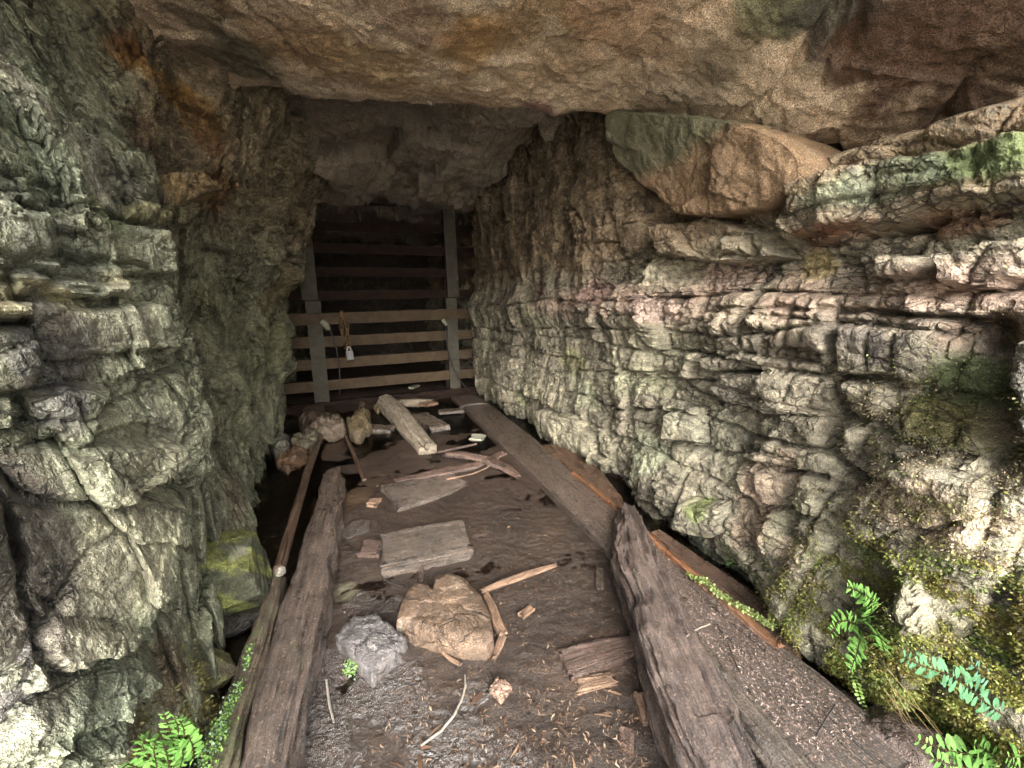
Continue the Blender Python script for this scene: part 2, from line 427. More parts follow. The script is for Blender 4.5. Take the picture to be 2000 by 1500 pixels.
# pinkish quartz band along the ledge
wb = V + .035*fbm(U*3, V*3, 97, 4)
k = (np.exp(-((wb-.93)/.075)**2)*sstep(2.7, 2.0, U)*(.35+.5*sstep(-.5, .3, fbm(U*3, V*6, 98, 4))))[..., None]
cR[:] = cR*(1-k)+lin('#a48c7c')*k
patchesR = [
 (1000, 590, .5, .1, '#69544a', .5), (1180, 570, .16, .07, '#977a70', .7), (1060, 560, .12, .07, '#755c50', .7),
 (1280, 600, .2, .07, '#ab9488', .7), (1420, 540, .16, .08, '#a58e80', .7), (1520, 560, .14, .07, '#a3907c', .6),
 (1700, 570, .12, .05, '#a79583', .7), (1560, 520, .06, .05, '#8b7b45', .6), (1620, 450, .1, .04, '#8a5434', .7), (1850, 430, .1, .04, '#84583f', .6),
 (1050, 830, .14, .13, '#9aa066', .8), (1020, 780, .14, .12, '#8f9070', .7), (1140, 770, .16, .1, '#9c9c82', .8),
 (1240, 750, .2, .1, '#98967c', .75), (1260, 900, .16, .15, '#8f937a', .7), (1380, 830, .2, .12, '#8c8a78', .6), (1110, 700, .2, .1, '#878560', .7),
 (1400, 985, .07, .05, '#8c9c5c', .7), (1530, 940, .12, .1, '#a08c7a', .7), (1500, 1000, .09, .1, '#9a8370', .6),
 (1700, 650, .12, .07, '#59514d', .7), (1560, 670, .1, .06, '#665a4c', .6), (1420, 770, .14, .05, '#6c675e', .6),
 (1750, 690, .05, .03, '#4e4846', .5), (1890, 760, .06, .09, '#56663a', .8), (1940, 320, .12, .06, '#4f6438', .8), (1750, 360, .14, .05, '#69705a', .7),
 (1620, 400, .1, .05, '#79806a', .7), (1850, 960, .1, .07, '#b7a48c', .85), (1600, 1060, .07, .07, '#a5917e', .6), (1860, 820, .08, .05, '#837c50', .7),
 (1430, 1080, .16, .04, '#3a4230', .8), (1760, 1130, .12, .1, '#5d5c48', .6), (1900, 1250, .16, .12, '#4c4a2c', .9), (1820, 1420, .2, .12, '#4c4a2c', .9), (1950, 1400, .2, .14, '#484c2c', .9), (1700, 1300, .16, .1, '#42361f', .85),
 (1940, 650, .08, .06, '#5a4636', .7), (1800, 540, .06, .03, '#8a7163', .5)]
patches(cR, U, V, patchesR, convR)
blocksR = [
 ([(1640, 880), (1700, 870), (1720, 925), (1700, 970), (1640, 960), (1560, 945), (1555, 890)], .06, .1, -.2, None, .6),
 ([(1625, 635), (1740, 640), (1865, 662), (1850, 700), (1780, 752), (1700, 738), (1622, 735)], .07, .05, .1, None, .5),
 ([(1508, 622), (1616, 632), (1612, 690), (1500, 678)], .055, -.2, .1, None, .5),
 ([(1445, 640), (1500, 640), (1495, 690), (1440, 690)], .03, .3, .1, None, .5),
 ([(1400, 730), (1500, 722), (1612, 735), (1622, 815), (1500, 812), (1405, 790), (1365, 768)], .05, .0, .1, None, .5),
 ([(1348, 700), (1460, 690), (1600, 716), (1600, 730), (1440, 722), (1360, 730)], .035, .0, .1, None, .5),
 ([(1626, 745), (1720, 752), (1745, 800), (1705, 822), (1640, 795)], .085, .0, .1, None, .5),
 ([(1460, 880), (1550, 895), (1560, 990), (1490, 975)], .045, .2, -.1, None, .5),
 ([(1280, 790), (1345, 800), (1355, 870), (1285, 860)], .05, .1, .1, None, .5),
 ([(1350, 975), (1420, 985), (1430, 1035), (1400, 1045), (1330, 1030)], .06, .1, .1, None, .6),
 ([(1712, 918), (1765, 902), (1880, 905), (1935, 960), (1920, 1010), (1850, 1030), (1790, 1032), (1740, 985)], .16, -.2, .2, None, .8),
 ([(1795, 1052), (1850, 1035), (1965, 1062), (1990, 1140), (1900, 1115), (1830, 1098), (1800, 1080)], .17, .2, .0, None, .6),
 ([(1800, 1112), (1880, 1125), (1990, 1160), (2010, 1320), (1900, 1270), (1820, 1180)], .15, .2, -.3, None, .6),
 ([(1590, 1012), (1650, 1000), (1695, 1050), (1650, 1105), (1590, 1085)], .11, .3, .1, None, .6),
 ([(1500, 990), (1565, 1000), (1580, 1090), (1545, 1118), (1500, 1050)], .07, .3, -.1, None, .6),
 ([(1655, 1060), (1730, 1030), (1790, 1080), (1790, 1170), (1700, 1180), (1650, 1120)], .09, .2, -.2, None, .6),
 ([(1700, 492), (1792, 490), (1800, 540), (1708, 546)], .03, .2, .1, None, .5),
 ([(1802, 492), (1900, 470), (2010, 440), (2010, 520), (1900, 575), (1815, 562)], .07, .1, .2, None, .6),
 ([(1510, 445), (1530, 372), (1600, 340), (1705, 312), (1850, 282), (2020, 240), (2020, 388), (1850, 402), (1720, 438), (1600, 462), (1530, 466)], .06, .06, .5, None, 1.0),
 ([(1270, 440), (1370, 420), (1470, 450), (1500, 500), (1400, 508), (1290, 500)], .05, .1, .2, None, .8),
 ([(1400, 460), (1436, 455), (1440, 490), (1398, 486)], .07, .2, .2, None, .5),
 ([(1206, 300), (1260, 360), (1300, 410), (1270, 440), (1262, 520), (1215, 480)], .02, .2, .1, None, .9),
 ([(1130, 880), (1190, 900), (1200, 935), (1150, 925)], .03, .2, .1, None, .8),
 ([(1050, 800), (1110, 810), (1150, 860), (1140, 905), (1080, 880), (1045, 850)], .05, .1, .1, None, .9),
 ([(965, 690), (1010, 700), (1015, 790), (975, 780)], .05, .2, .1, None, .9),
 ([(1955, 650), (2030, 640), (2040, 900), (1985, 860), (1950, 740)], .2, .1, .1, '#4c4a46', .8),
]
D, cR = apply_blocks(D, cR, U, V, blocksR, convR, seed=5, rough=rel*.8, gap=.03)
cracksR = [([(1192, 235), (1200, 330), (1212, 450), (1228, 560)], 1.6), ([(1050, 420), (1060, 520), (1030, 560)], 1.1), ([(1115, 400), (1160, 440), (1165, 560)], 1.2),
 ([(1000, 640), (1200, 640), (1400, 655), (1620, 640)], .8), ([(1620, 600), (1800, 620), (1930, 625)], 1.2), ([(1390, 600), (1500, 600), (1700, 612), (1900, 622)], .8),
 ([(1250, 640), (1300, 760), (1300, 830)], 1.3), ([(1100, 760), (1200, 800), (1330, 800), (1460, 850), (1640, 880)], 1.0), ([(1300, 860), (1460, 900), (1640, 920)], 1.0),
 ([(1120, 720), (1300, 740), (1400, 795)], .8), ([(1160, 830), (1165, 930)], 1.8), ([(1210, 930), (1320, 1000), (1330, 1040)], 1.4), ([(1440, 880), (1460, 960), (1500, 1000)], 1.5),
 ([(1640, 815), (1650, 880), (1700, 930)], 2.0), ([(1720, 800), (1760, 850), (1850, 880), (1950, 900)], 1.4), ([(1940, 640), (1960, 720), (1955, 800), (1990, 900)], 3.0),
 ([(1010, 640), (1005, 800)], 1.0), ([(1090, 600), (1080, 760)], 1.0), ([(945, 410), (950, 520), (965, 620), (955, 700)], 1.2), ([(1560, 460), (1700, 450), (1850, 405), (2000, 392)], 1.5)]
D = cracks(D, U, V, cracksR, convR)
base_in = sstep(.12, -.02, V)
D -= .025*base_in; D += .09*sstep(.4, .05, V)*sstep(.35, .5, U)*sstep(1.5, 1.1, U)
cR *= (1-.45*base_in)[..., None]          # darker towards the foot of the wall
# keep the tunnel's mouth and the gate clear
D = np.minimum(D, .30)
ob = .75*sstep(1.1, 2.6, U)*sstep(4.6, 3.9, U)
PR = (U-ob*rel)[..., None]*T + (BR-D+.35*ob*rel)[..., None]*R + V[..., None]*np.array([0, 0, 1.])
DR_, UR_, VR_ = D, U, V
o = mesh_np('rock_wall_right', PR.reshape(-1, 3), grid_faces(*U.shape), M['wallR'], col=cR.reshape(-1, 3), smooth=False)
tag(o, kind='structure')
def wallR_at(a, z):
    i = min(max(np.searchsorted(aR, a), 1), len(aR)-2); j = min(max(np.searchsorted(zR, z), 1), len(zR)-2)
    return PR[i, j]

# ================================================================== LEFT WALL
convL = lambda x, y, b: onb(x, y, b if b < -.1 else -.40)
aL = axis_samples(.1, 7.0, lambda a: .03 if a < .45 else .0034+.0016*max(0, a-.7))
zL = np.arange(-.25, 2.3, .0046)
U, V = np.meshgrid(aL, zL, indexing='ij')
ctl = [(.5, 0, -.36), (.5, .5, -.40), (.5, 1, -.44), (.5, 1.5, -.52), (.5, 1.9, -.6),
 (.75, 0, -.31), (.8, .35, -.36), (.8, .7, -.41), (.8, 1.1, -.43), (.8, 1.45, -.50), (.8, 1.85, -.66),
 (1.05, 0, -.35), (1.05, .3, -.36), (1.05, .6, -.37), (1.05, .9, -.40), (1.05, 1.2, -.42), (1.05, 1.5, -.52), (1.05, 1.85, -.64),
 (1.3, 0, -.40), (1.28, .3, -.38), (1.3, .6, -.36), (1.3, .9, -.375), (1.35, 1.15, -.39), (1.3, 1.35, -.46), (1.3, 1.6, -.56), (1.4, 1.9, -.58),
 (1.55, 0, -.36), (1.6, .25, -.42), (1.65, .5, -.55), (1.7, .8, -.58), (1.75, 1.1, -.54), (1.7, 1.4, -.46), (1.75, 1.6, -.47), (1.8, 1.9, -.45),
 (2.05, 0, -.42), (2.05, .3, -.5), (2.0, .7, -.57), (2.1, 1.1, -.52), (2.1, 1.4, -.42), (2.1, 1.65, -.30), (2.1, 1.95, -.25),
 (2.5, 0, -.45), (2.5, .4, -.48), (2.5, .9, -.50), (2.5, 1.3, -.42), (2.5, 1.6, -.28), (2.5, 2.0, -.15),
 (3.0, 0, -.46), (3.0, .8, -.44), (3.0, 1.3, -.31), (3.0, 1.6, -.2), (3.0, 1.9, -.03),
 (3.5, 0, -.46), (3.5, .8, -.37), (3.5, 1.3, -.2), (3.5, 1.6, -.12), (3.5, 1.9, .05),
 (4.1, 0, -.6), (4.1, .8, -.6), (4.1, 1.4, -.5), (4.1, 1.9, -.4), (5.5, 0, -.6), (5.5, 1, -.6), (5.5, 1.9, -.5)]
D = shep(ctl, U, V, .13); DB_ = D.copy()
wu = U + .04*fbm(U*2.5, V*2.5, 101, 3) + .003*fbm(U*25, V*25, 103, 2)
wv = V + .03*fbm(U*2.2, V*2.2, 105, 3) + .003*fbm(U*28, V*28, 106, 2)
dip = .25 + .9*sstep(.75, .3, V) - .1*sstep(.9, 1.4, V)          # bedding dips to the mouth, steeper low down
vv = wv - dip*.35*(wu-1.0)
p, rp, tu, tv, uc, vc, e, hid = strata(wu, vv, 121, .19, .30)
big = .055*(p-.5) + .02*(rp-.5) + .45*tu*uc + .35*tv*vc - .035*np.exp(-e/.005)
p2, rp2, tu2, tv2, uc2, vc2, e2, hid2 = strata(wu+.2, vv+.01*fbm(U*6, V*6, 108, 2), 122, .045, .11)
m2 = sstep(-.2, .4, fbm(U*1.8, V*2.5, 141, 3) + .5*sstep(.85, 1.2, V))
small = (.02*(p2-.5) + (.3*tu2+.1)*uc2 + .35*tv2*vc2 - .012*np.exp(-e2/.004))*m2*sstep(.45, .9, V)
f6, e6, i6 = facets(wu*4.2+.8*wv, wv*4.8-.9*wu, 137, 2.4)
f7, e7, i7 = facets(wu*9+3*wv, wv*10-3*wu, 138, 2.2)
f3, e3, i3 = facets(wu*13+vv*5, vv*17, 131, 1.4)
f4, e4, i4 = facets(wu*38+3, wv*42, 133, 1.3)
fine = .055*(f6-.5) - .012*np.exp(-e6/.03) + .016*(f7-.5) - .005*np.exp(-e7/.05) + .008*(f3-.5) - .004*np.exp(-e3/.08) + .006*(f4-.5) + .005*fbm(U*34, V*34, 151, 4, .6)
f5, e5, i5 = facets(wu*3.3+.4, wv*3.6, 135, 2.0)
rec = sstep(1.45, 1.65, U)
rel = big*(1-.4*rec) + small + fine + rec*(.06*(f5-.5)-.02*np.exp(-e5/.03))
# upright joints: each buttress turns a broad face to the mouth and breaks off behind
jb = np.array([.3, .52, .74, .97, 1.13, 1.36, 1.62, 1.95, 2.3, 2.75, 3.2, 3.6, 4.2, 5, 8])
ju = U + .10*(V-.8) + .05*fbm(V*1.7+U*.5, U*.7, 160, 3) + .012*fbm(V*9, U*9, 161, 3)
jk = np.clip(np.searchsorted(jb, ju), 1, len(jb)-1); jl = jb[jk-1]; jw = jb[jk]-jl; jf = (ju-jl)/jw
tooth = (jf-.5)*jw*np.array([0, .3, .34, .42, .3, .36, .2, .34, .3, .32, .3, .3, .2, .1, .1])[jk]
tooth = tooth*sstep(1.0, .965, jf) + (-.5)*jw*.3*sstep(.965, 1.0, jf)
rel = rel + .0*tooth
D = D + rel
cL = np.empty(U.shape+(3,)); cL[:] = lin('#888a74')
k = sstep(-.4, .6, fbm(U*1.7, V*2.2, 190, 4))[..., None]; cL[:] = cL*(1-k)+lin('#9a9c84')*k
k = (sstep(.1, .8, fbm(U*2.5, V*2, 195, 4))*.7)[..., None]; cL[:] = cL*(1-k)+lin('#807e74')*k
cL *= (.82+.35*hid)[..., None]; cL *= (.87+.26*hid2)[..., None]
k = (rec*sstep(1.0, 1.5, V)*.7)[..., None]; cL[:] = cL*(1-k)+lin('#877258')*k
k = (rec*(1-sstep(1.0, 1.5, V))*.5)[..., None]; cL[:] = cL*(1-k)+lin('#7c7a60')*k  # recess tints raised to offset the weak light deep inside
patchesL = [
 (215, 95, .05, .07, '#85602f', .65), (265, 130, .06, .08, '#8c6a36', .7), (320, 185, .09, .08, '#927038', .75), (370, 235, .12, .07, '#8a6636', .7), (410, 285, .12, .05, '#7c5a38', .65), (30, 60, .12, .15, '#8a927c', .7),
 (420, 380, .22, .10, '#83603a', .7), (280, 260, .12, .06, '#704c36', .6), (240, 90, .1, .05, '#7c4c26', .6),
 (90, 300, .12, .12, '#949c86', .7), (100, 200, .1, .1, '#949c84', .6), (90, 480, .12, .1, '#74776c', .6), (70, 600, .1, .04, '#a8a07c', .8), (240, 560, .08, .03, '#a09a80', .8),  # upper pale patches lightened because the sun misses this part
 (80, 690, .12, .08, '#5e5d59', .85), (250, 640, .14, .06, '#7c7a6a', .6), (300, 900, .2, .09, '#918f78', .7), (250, 1060, .2, .12, '#a09d86', .8), (180, 1160, .16, .1, '#989480', .8), (300, 1020, .1, .08, '#aaa78c', .7),
 (230, 1350, .16, .08, '#7f8570', .7), (170, 1400, .1, .06, '#747c68', .6), (25, 1000, .08, .16, '#5c5650', .8), (30, 1180, .06, .1, '#57514a', .7), (90, 800, .07, .05, '#6a6864', .7),
 (430, 1140, .1, .12, '#7c8446', .9), (450, 600, .5, .2, '#76765a', .6), (500, 700, .5, .2, '#7e8260', .5), (540, 650, .3, .3, '#84865c', .5), (460, 960, .2, .08, '#6f5f50', .6), (470, 800, .3, .2, '#7c7e62', .5),
 (200, 420, .06, .05, '#5c6e34', .6), (150, 480, .1, .05, '#646a58', .5), (560, 560, .5, .2, '#8a7650', .5), (330, 1350, .08, .07, '#6a5844', .8), (260, 1430, .08, .05, '#7b6c58', .6)]
def convLh(x, y, d=0):
    dd = ray(x, y); t = .4
    while t < 6:
        p_ = CAM+dd*t; a_, b_, z_ = p_@T, p_@R, p_[2]
        i_ = min(max(np.searchsorted(aL, a_), 0), len(aL)-1); j_ = min(max(np.searchsorted(zL, z_), 0), len(zL)-1)
        if b_ < DB_[i_, j_]: break
        t += .01
    return float(a_), float(z_)
cL *= 1.12  # left wall colour lifted to make up for missing sun
patches(cL, U, V, patchesL, convLh, seed=211)
blocksL = [
 ([(-60, 620), (60, 625), (148, 632), (152, 715), (130, 762), (40, 778), (-60, 780)], -.37, 0.40, .1, None, .7),
 ([(-40, 562), (60, 568), (172, 590), (175, 625), (60, 618), (-40, 612)], -.355, 0.25, .2, None, .6),
 ([(165, 540), (240, 545), (302, 552), (300, 578), (230, 582), (170, 578)], -.345, 0.25, .2, None, .6),
 ([(175, 590), (260, 600), (350, 592), (372, 678), (300, 690), (195, 700)], -.345, 0.30, .15, None, .6),
 ([(0, 395), (90, 400), (150, 420), (175, 480), (160, 530), (80, 520), (-20, 500)], -.385, 0.35, .1, None, .7),
 ([(150, 400), (240, 410), (330, 450), (345, 540), (240, 540), (170, 500)], -.38, 0.35, .1, None, .8),
 ([(20, 795), (80, 768), (128, 765), (132, 820), (90, 850), (40, 850)], -.36, 0.45, .1, None, .6),
 ([(140, 770), (190, 740), (260, 760), (230, 850), (160, 850)], -.36, 0.45, .1, None, .6),
 ([(150, 880), (230, 850), (385, 852), (378, 905), (290, 960), (190, 958)], -.33, 0.25, -.3, None, .8),
 ([(70, 920), (140, 915), (160, 950), (140, 990), (80, 1000)], -.34, 0.35, -.2, None, .6),
 ([(60, 1010), (180, 955), (385, 962), (390, 1030), (372, 1080), (340, 1200), (290, 1270), (150, 1330), (90, 1280), (70, 1120)], -.33, .15, -.08, None, .9),
 ([(105, 1405), (160, 1340), (250, 1290), (300, 1260), (330, 1290), (280, 1370), (180, 1420), (115, 1460)], -.34, 0.35, -.3, None, .8),
 ([(150, 1500), (200, 1440), (290, 1370), (310, 1400), (270, 1450), (220, 1520)], -.335, 0.35, -.2, None, .8),
 ([(-40, 900), (40, 915), (62, 1010), (75, 1160), (30, 1270), (-40, 1290)], -.355, 0.35, .1, None, .7),
 ([(370, 350), (420, 345), (445, 390), (420, 425), (380, 410)], -.37, 0.35, .3, '#8a7250', .6),
 ([(290, 395), (340, 400), (335, 430), (290, 425)], -.38, 0.35, .3, '#99936a', .5),
 ([(335, 405), (388, 410), (385, 440), (340, 435)], -.375, 0.35, .3, '#99936a', .5),
 ([(200, 340), (290, 350), (300, 385), (210, 370)], -.42, 0.35, .3, None, .6),
]
D, cL = apply_blocks(D, cL, U, V, blocksL, convL, seed=105, rough=rel*.8, gap=.022, warp=.007)
cracksL = [([(0, 470), (150, 500), (300, 520)], 1.2), ([(0, 280), (80, 330), (200, 380)], 1.3), ([(70, 1010), (80, 1150), (110, 1300)], 1.2), ([(110, 1320), (240, 1260), (330, 1200)], 1.6),
 ([(0, 870), (50, 930), (75, 1100)], 1.5), ([(120, 240), (180, 300), (200, 380)], 1.0), ([(0, 550), (100, 545), (220, 560)], 1.4), ([(150, 860), (260, 835), (340, 850)], 1.0)]
D = cracks(D, U, V, cracksL, lambda x, y, d: onb(x, y, -.38), w=.006, depth=.03)
DB_ += -.5*sstep(.6, .1, U); D += -.5*sstep(.6, .1, U)
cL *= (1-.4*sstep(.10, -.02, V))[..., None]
aL_,DL_ = aL,D
RL = D-DB_; k = sstep(.45, .7, U)
PL = (U-.85*k*RL)[..., None]*T + (DB_+(1-.45*k)*RL)[..., None]*R + V[..., None]*np.array([0, 0, 1.])
o = mesh_np('rock_wall_left', PL.reshape(-1, 3), grid_faces(*U.shape, flip=True), M['wallL'], col=cL.reshape(-1, 3), smooth=False)
tag(o, kind='structure')

# ================================================================== CEILING
def onC(px, py, z): p = onz(px, py, z); return float(p@T), float(p@R)
convC = lambda x, y, z: onC(x, y, z if z > 1 else 1.75)
aC = axis_samples(-.75, 7.0, lambda a: .02 if a < .0 else (.0065 if a < 2.4 else .0065+.006*(a-2.4)))
bC = np.arange(-1.5, 2.7, .0068)
U, V = np.meshgrid(aC, bC, indexing='ij')
lipb = [-1.5, -.6, -.25, -.05, .15, .5, .8, 1.14, 1.4, 1.54, 1.73, 2.7]; lipa = [2.2, 2.15, 2.06, 2.0, 1.93, 1.80, 1.66, 1.50, 1.22, .92, .5, .1]
lip = np.interp(V, lipb, lipa) + .02*fbm(V*3.5, U*3.5, 301, 5) + .03*fbm(V*1.7, U*0+3, 302, 2)
slab = 1.75 - .34*sstep(.75, 1.65, V)*(1-.65*sstep(.95, 1.45, U)) + .016*fbm(U*1.6, V*1.6, 303, 4) - .03*np.exp(-((U-1.5)/.5)**2)
f1, e1, i1 = facets(U*2.1+.3*fbm(U*2, V*2, 304, 2), V*1.7, 305, 1.0)
slab = slab + .014*(f1-.5) - .005*np.exp(-e1/.02) + .007*fbm(U*9, V*9, 306, 5, .6) + .003*fbm(U*45, V*45, 307, 3)
fs, es, is_ = facets(U*3.4+V*1.5, V*4.6-U*1.2, 314, 2.4); ft, et, it = facets(U*11, V*13, 315, 2.0)
slab = slab + .010*(fs-.5) + .004*(ft-.5)*sstep(-.3, .4, fbm(U*2, V*2, 316, 3)) + .014*sstep(.02, .0, es)*.3
back = 2.02 + (1.90-2.02)*sstep(2.1, 3.3, U) - .16*sstep(.3, -.4, V)*sstep(2.4, 3.3, U)
f2, e2, i2 = facets(U*2.8+.4*fbm(U*2, V*2, 308, 2)+V*.8, V*2.4, 309, 2.2)
f3, e3, i3 = facets(U*7+V*3+.3*fbm(U*5, V*5, 310, 2), V*9, 311, 1.6)
back = back - .13*(f2-.5) - .02*(f3-.5) + .014*fbm(U*14, V*14, 312, 5, .6) + .05*fbm(U*1.4, V*1.4, 313, 2)
back += .5*sstep(3.95, 4.3, U)*0
d = lip-U
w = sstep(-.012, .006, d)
roundlip = .05*np.exp(-np.maximum(d, 0)/.05)
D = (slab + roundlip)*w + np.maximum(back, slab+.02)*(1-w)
# cliff face rising over the mouth
oh = .45*sstep(.75, 1.15, V); D += 3.5*sstep(.12, -.25, U+oh)**1.3  # unseen overhang added on the right to shade the roof corner
cC = np.empty(U.shape+(3,)); cC[:] = lin('#c6b298')
k = sstep(-.5, .6, fbm(U*1.5, V*1.5, 320, 4))[..., None]; cC[:] = cC*(1-k)+lin('#ccb498')*k
k = (sstep(.0, .8, fbm(U*3+4, V*3, 322, 5, .6))*.5)[..., None]; cC[:] = cC*(1-k)+lin('#a09280')*k
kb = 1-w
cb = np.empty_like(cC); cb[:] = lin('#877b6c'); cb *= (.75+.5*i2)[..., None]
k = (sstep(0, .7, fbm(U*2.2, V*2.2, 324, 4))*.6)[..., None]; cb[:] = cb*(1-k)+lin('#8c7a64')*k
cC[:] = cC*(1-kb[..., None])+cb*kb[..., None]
convC2 = lambda x, y, d: onC(x, y, float(np.interp(x, [1150, 1550], [1.73, 1.5])))
patches(cC, U, V, [(920, 80, .16, .12, '#a07c48', .75), (1000, 60, .18, .16, '#94703e', .5), (900, 190, .12, .3, '#a88e70', .6), (1100, 120, .2, .3, '#a68c6c', .5), (700, 130, .2, .3, '#9a7e52', .6), (1050, 200, .05, .1, '#8d6460', .7),
 (1500, 110, .13, .12, '#6c7052', .85), (1420, 150, .12, .12, '#74684e', .6), (1650, 100, .13, .2, '#45423a', .9), (1780, 110, .1, .16, '#3a3836', .9), (1520, 240, .08, .1, '#5a4c48', .7),
 (470, 100, .2, .12, '#4d5040', .85), (420, 60, .25, .1, '#55503f', .6), (380, 130, .3, .08, '#7c6656', .6), (560, 60, .2, .16, '#8e7050', .5), (800, 20, .1, .2, '#74543e', .5), (1250, 60, .2, .2, '#8a6444', .5),
 (1900, 50, .2, .2, '#6a513e', .7), (1970, 70, .3, .3, '#604a3a', .9), (1750, 260, .1, .1, '#7c6046', .6)], convC2, seed=330)
blocksC = [
]
Dn = -D; roughC = -(D-1.75)*.0+.012*fbm(U*9, V*9, 340, 4)
for (pix, z, tu_, tv_, c, keep) in blocksC:
    poly = [onC(x, y, z) for x, y in pix]
    sd = poly_sd(U+.03*fbm(U*4, V*4, 341, 3), V+.03*fbm(U*4+7, V*4, 342, 3), poly)
    ww = sstep(-.008, .016, sd)
    D = D*(1-ww) + (z + tu_*(U-1) + -.03*(fs-.5)*0 + .03*(fs-.5) + .02*np.exp(-np.maximum(sd, 0)/.03) + roughC)*ww
D = -cracks(-D, U, V, [([(1395, 225), (1520, 190), (1600, 130), (1660, 60)], 1.2), ([(1640, 150), (1700, 60), (1820, 10)], 1.5), ([(1850, 165), (1920, 90)], 1.5), ([(1600, 180), (1640, 110)], 1.0),
  ([(480, 0), (560, 80), (600, 130)], .7), ([(400, 195), (450, 185), (500, 200)], 1.2), ([(1350, 95), (1440, 90)], 1.0)], convC2, w=.01, depth=.025)
PC = U[..., None]*T + V[..., None]*R + D[..., None]*np.array([0, 0, 1.])
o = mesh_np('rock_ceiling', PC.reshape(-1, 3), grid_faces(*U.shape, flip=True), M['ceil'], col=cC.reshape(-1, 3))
tag(o, kind='structure')
# closed end of the drift, far behind the gate
ub = np.linspace(-1.6, 2.4, 120); vb = np.linspace(-.3, 2.4, 80); U, V = np.meshgrid(ub, vb, indexing='ij')
f, e, i_ = facets(U*3, V*3, 401, 1.5)
A = 6.6 - .15*f
P = A[..., None]*T + U[..., None]*R + V[..., None]*np.array([0, 0, 1.])
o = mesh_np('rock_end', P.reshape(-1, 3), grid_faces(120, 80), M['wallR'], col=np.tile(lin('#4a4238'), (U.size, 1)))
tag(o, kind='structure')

# ================================================================== GROUND + WATER
xs = np.concatenate([np.linspace(-60, -3.3, 30), np.arange(-3.2, 2.0, .0085), np.linspace(2.1, 60, 30)])
ys = np.concatenate([np.linspace(-60, -.6, 30), axis_samples(-.5, 8, lambda y: .0055 if y < 1.7 else (.0085 if y < 4.3 else .04)), np.linspace(8.2, 60, 12)])
def ground_h(X, Y):
    wet = sstep(1.25, 1.6, Y+.12*fbm(X*3, Y*3, 500, 3)+.1*X)
    h = .006 + .008*fbm(X*3, Y*3, 501, 4) + .004*fbm(X*14, Y*14, 502, 3) + .0015*fbm(X*60, Y*60, 503, 2)
    h = h*(1-wet) + (.003 - .011*sstep(2.2, 2.8, Y) + .008*fbm(X*2.5, Y*2.5, 504, 4)+.003*fbm(X*15, Y*15, 505, 3))*wet
    a = X*T[0]+Y*T[1]; b = X*R[0]+Y*R[1]
    h -= .07*sstep(1.0, 1.12, b)*sstep(.2, .5, a)*sstep(1.3, 1.2, b)*(1-sstep(3.2, 3.8, a))
    h -= .06*sstep(-.12, -.3, b)*sstep(.7, 1.1, a)*(1-sstep(2.9, 3.3, a))
    h -= .05*sstep(-.45, -.8, Y)
    h += .04*sstep(3.3, 4.2, a)
    return h
X, Y = np.meshgrid(xs, ys, indexing='ij')
H = ground_h(X, Y)
H += (.0020*fbm(X*34, Y*34, 531, 3) + .0016*fbm(X*80, Y*80, 532, 2))*sstep(2.2, 1.4, Y)*sstep(-.5, 0, Y)
cG = np.empty(X.shape+(3,)); cG[:] = lin('#291d14')
k = sstep(-.3, .6, fbm(X*2, Y*2, 510, 4))[..., None]; cG[:] = cG*(1-k)+lin('#2f2319')*k
k = (sstep(1.6, 2.3, Y)*.6)[..., None]; cG[:] = cG*(1-k)+lin('#352820')*k
far = sstep(-.35, -1.0, Y)[..., None]; cG[:] = cG*(1-far)+lin('#cbc4b4')*far  # unseen ground outside made pale to bounce light onto the roof
for (px, py, r, c, s) in [(670, 1160, .05, '#5f5b48', .7), (640, 960, .25, '#48331f', .6), (600, 880, .3, '#4c331c', .6), (1240, 1150, .3, '#42362c', .4), (900, 1400, .3, '#3c322a', .4), (690, 970, .1, '#503c26', .6), (1130, 1290, .14, '#4c3a2e', .4)]:
    q = onz(px, py, 0); dd = np.hypot(X-q[0], Y-q[1])/r + .4*fbm(X*6, Y*6, 511, 4)
    k = (s*(1-sstep(.4, 1.0, dd)))[..., None]; cG[:] = cG*(1-k)+lin(c)*k
o = mesh_np('ground', np.stack([X, Y, H], -1).reshape(-1, 3), grid_faces(*X.shape), M['mud'], col=cG.reshape(-1, 3))
tag(o, kind='structure')
wn = .5*fbm(X*5, Y*5, 520, 5, .6); wetm = np.zeros(X.shape)
for (px, py, r_, s_) in [(640, 1330, .13, 1), (740, 1340, .12, 1), (620, 1450, .13, 1), (930, 1350, .05, 1), (920, 1450, .06, 1), (860, 1480, .08, .8), (700, 1190, .10, .7), (760, 1180, .05, .6), (690, 1040, .08, .6), (1000, 1480, .05, .7), (640, 960, .1, .6)]:
    q = onz(px, py, 0); wetm = np.maximum(wetm, s_*(1-sstep(.7, 1.0, np.hypot(X-q[0], Y-q[1])/r_+wn)))
wetm = .12+.88*np.clip(wetm*1.3, 0, 1)
at = o.data.attributes.new('wet', 'FLOAT', 'POINT'); at.data.foreach_set('value', wetm.ravel().astype(np.float32))
wx = np.linspace(-4, 2.2, 40); wy = np.linspace(.2, 8, 60); X2, Y2 = np.meshgrid(wx, wy, indexing='ij')
o = mesh_np('water', np.stack([X2, Y2, X2*0], -1).reshape(-1, 3), grid_faces(40, 60), M['water']); tag(o, kind='structure')

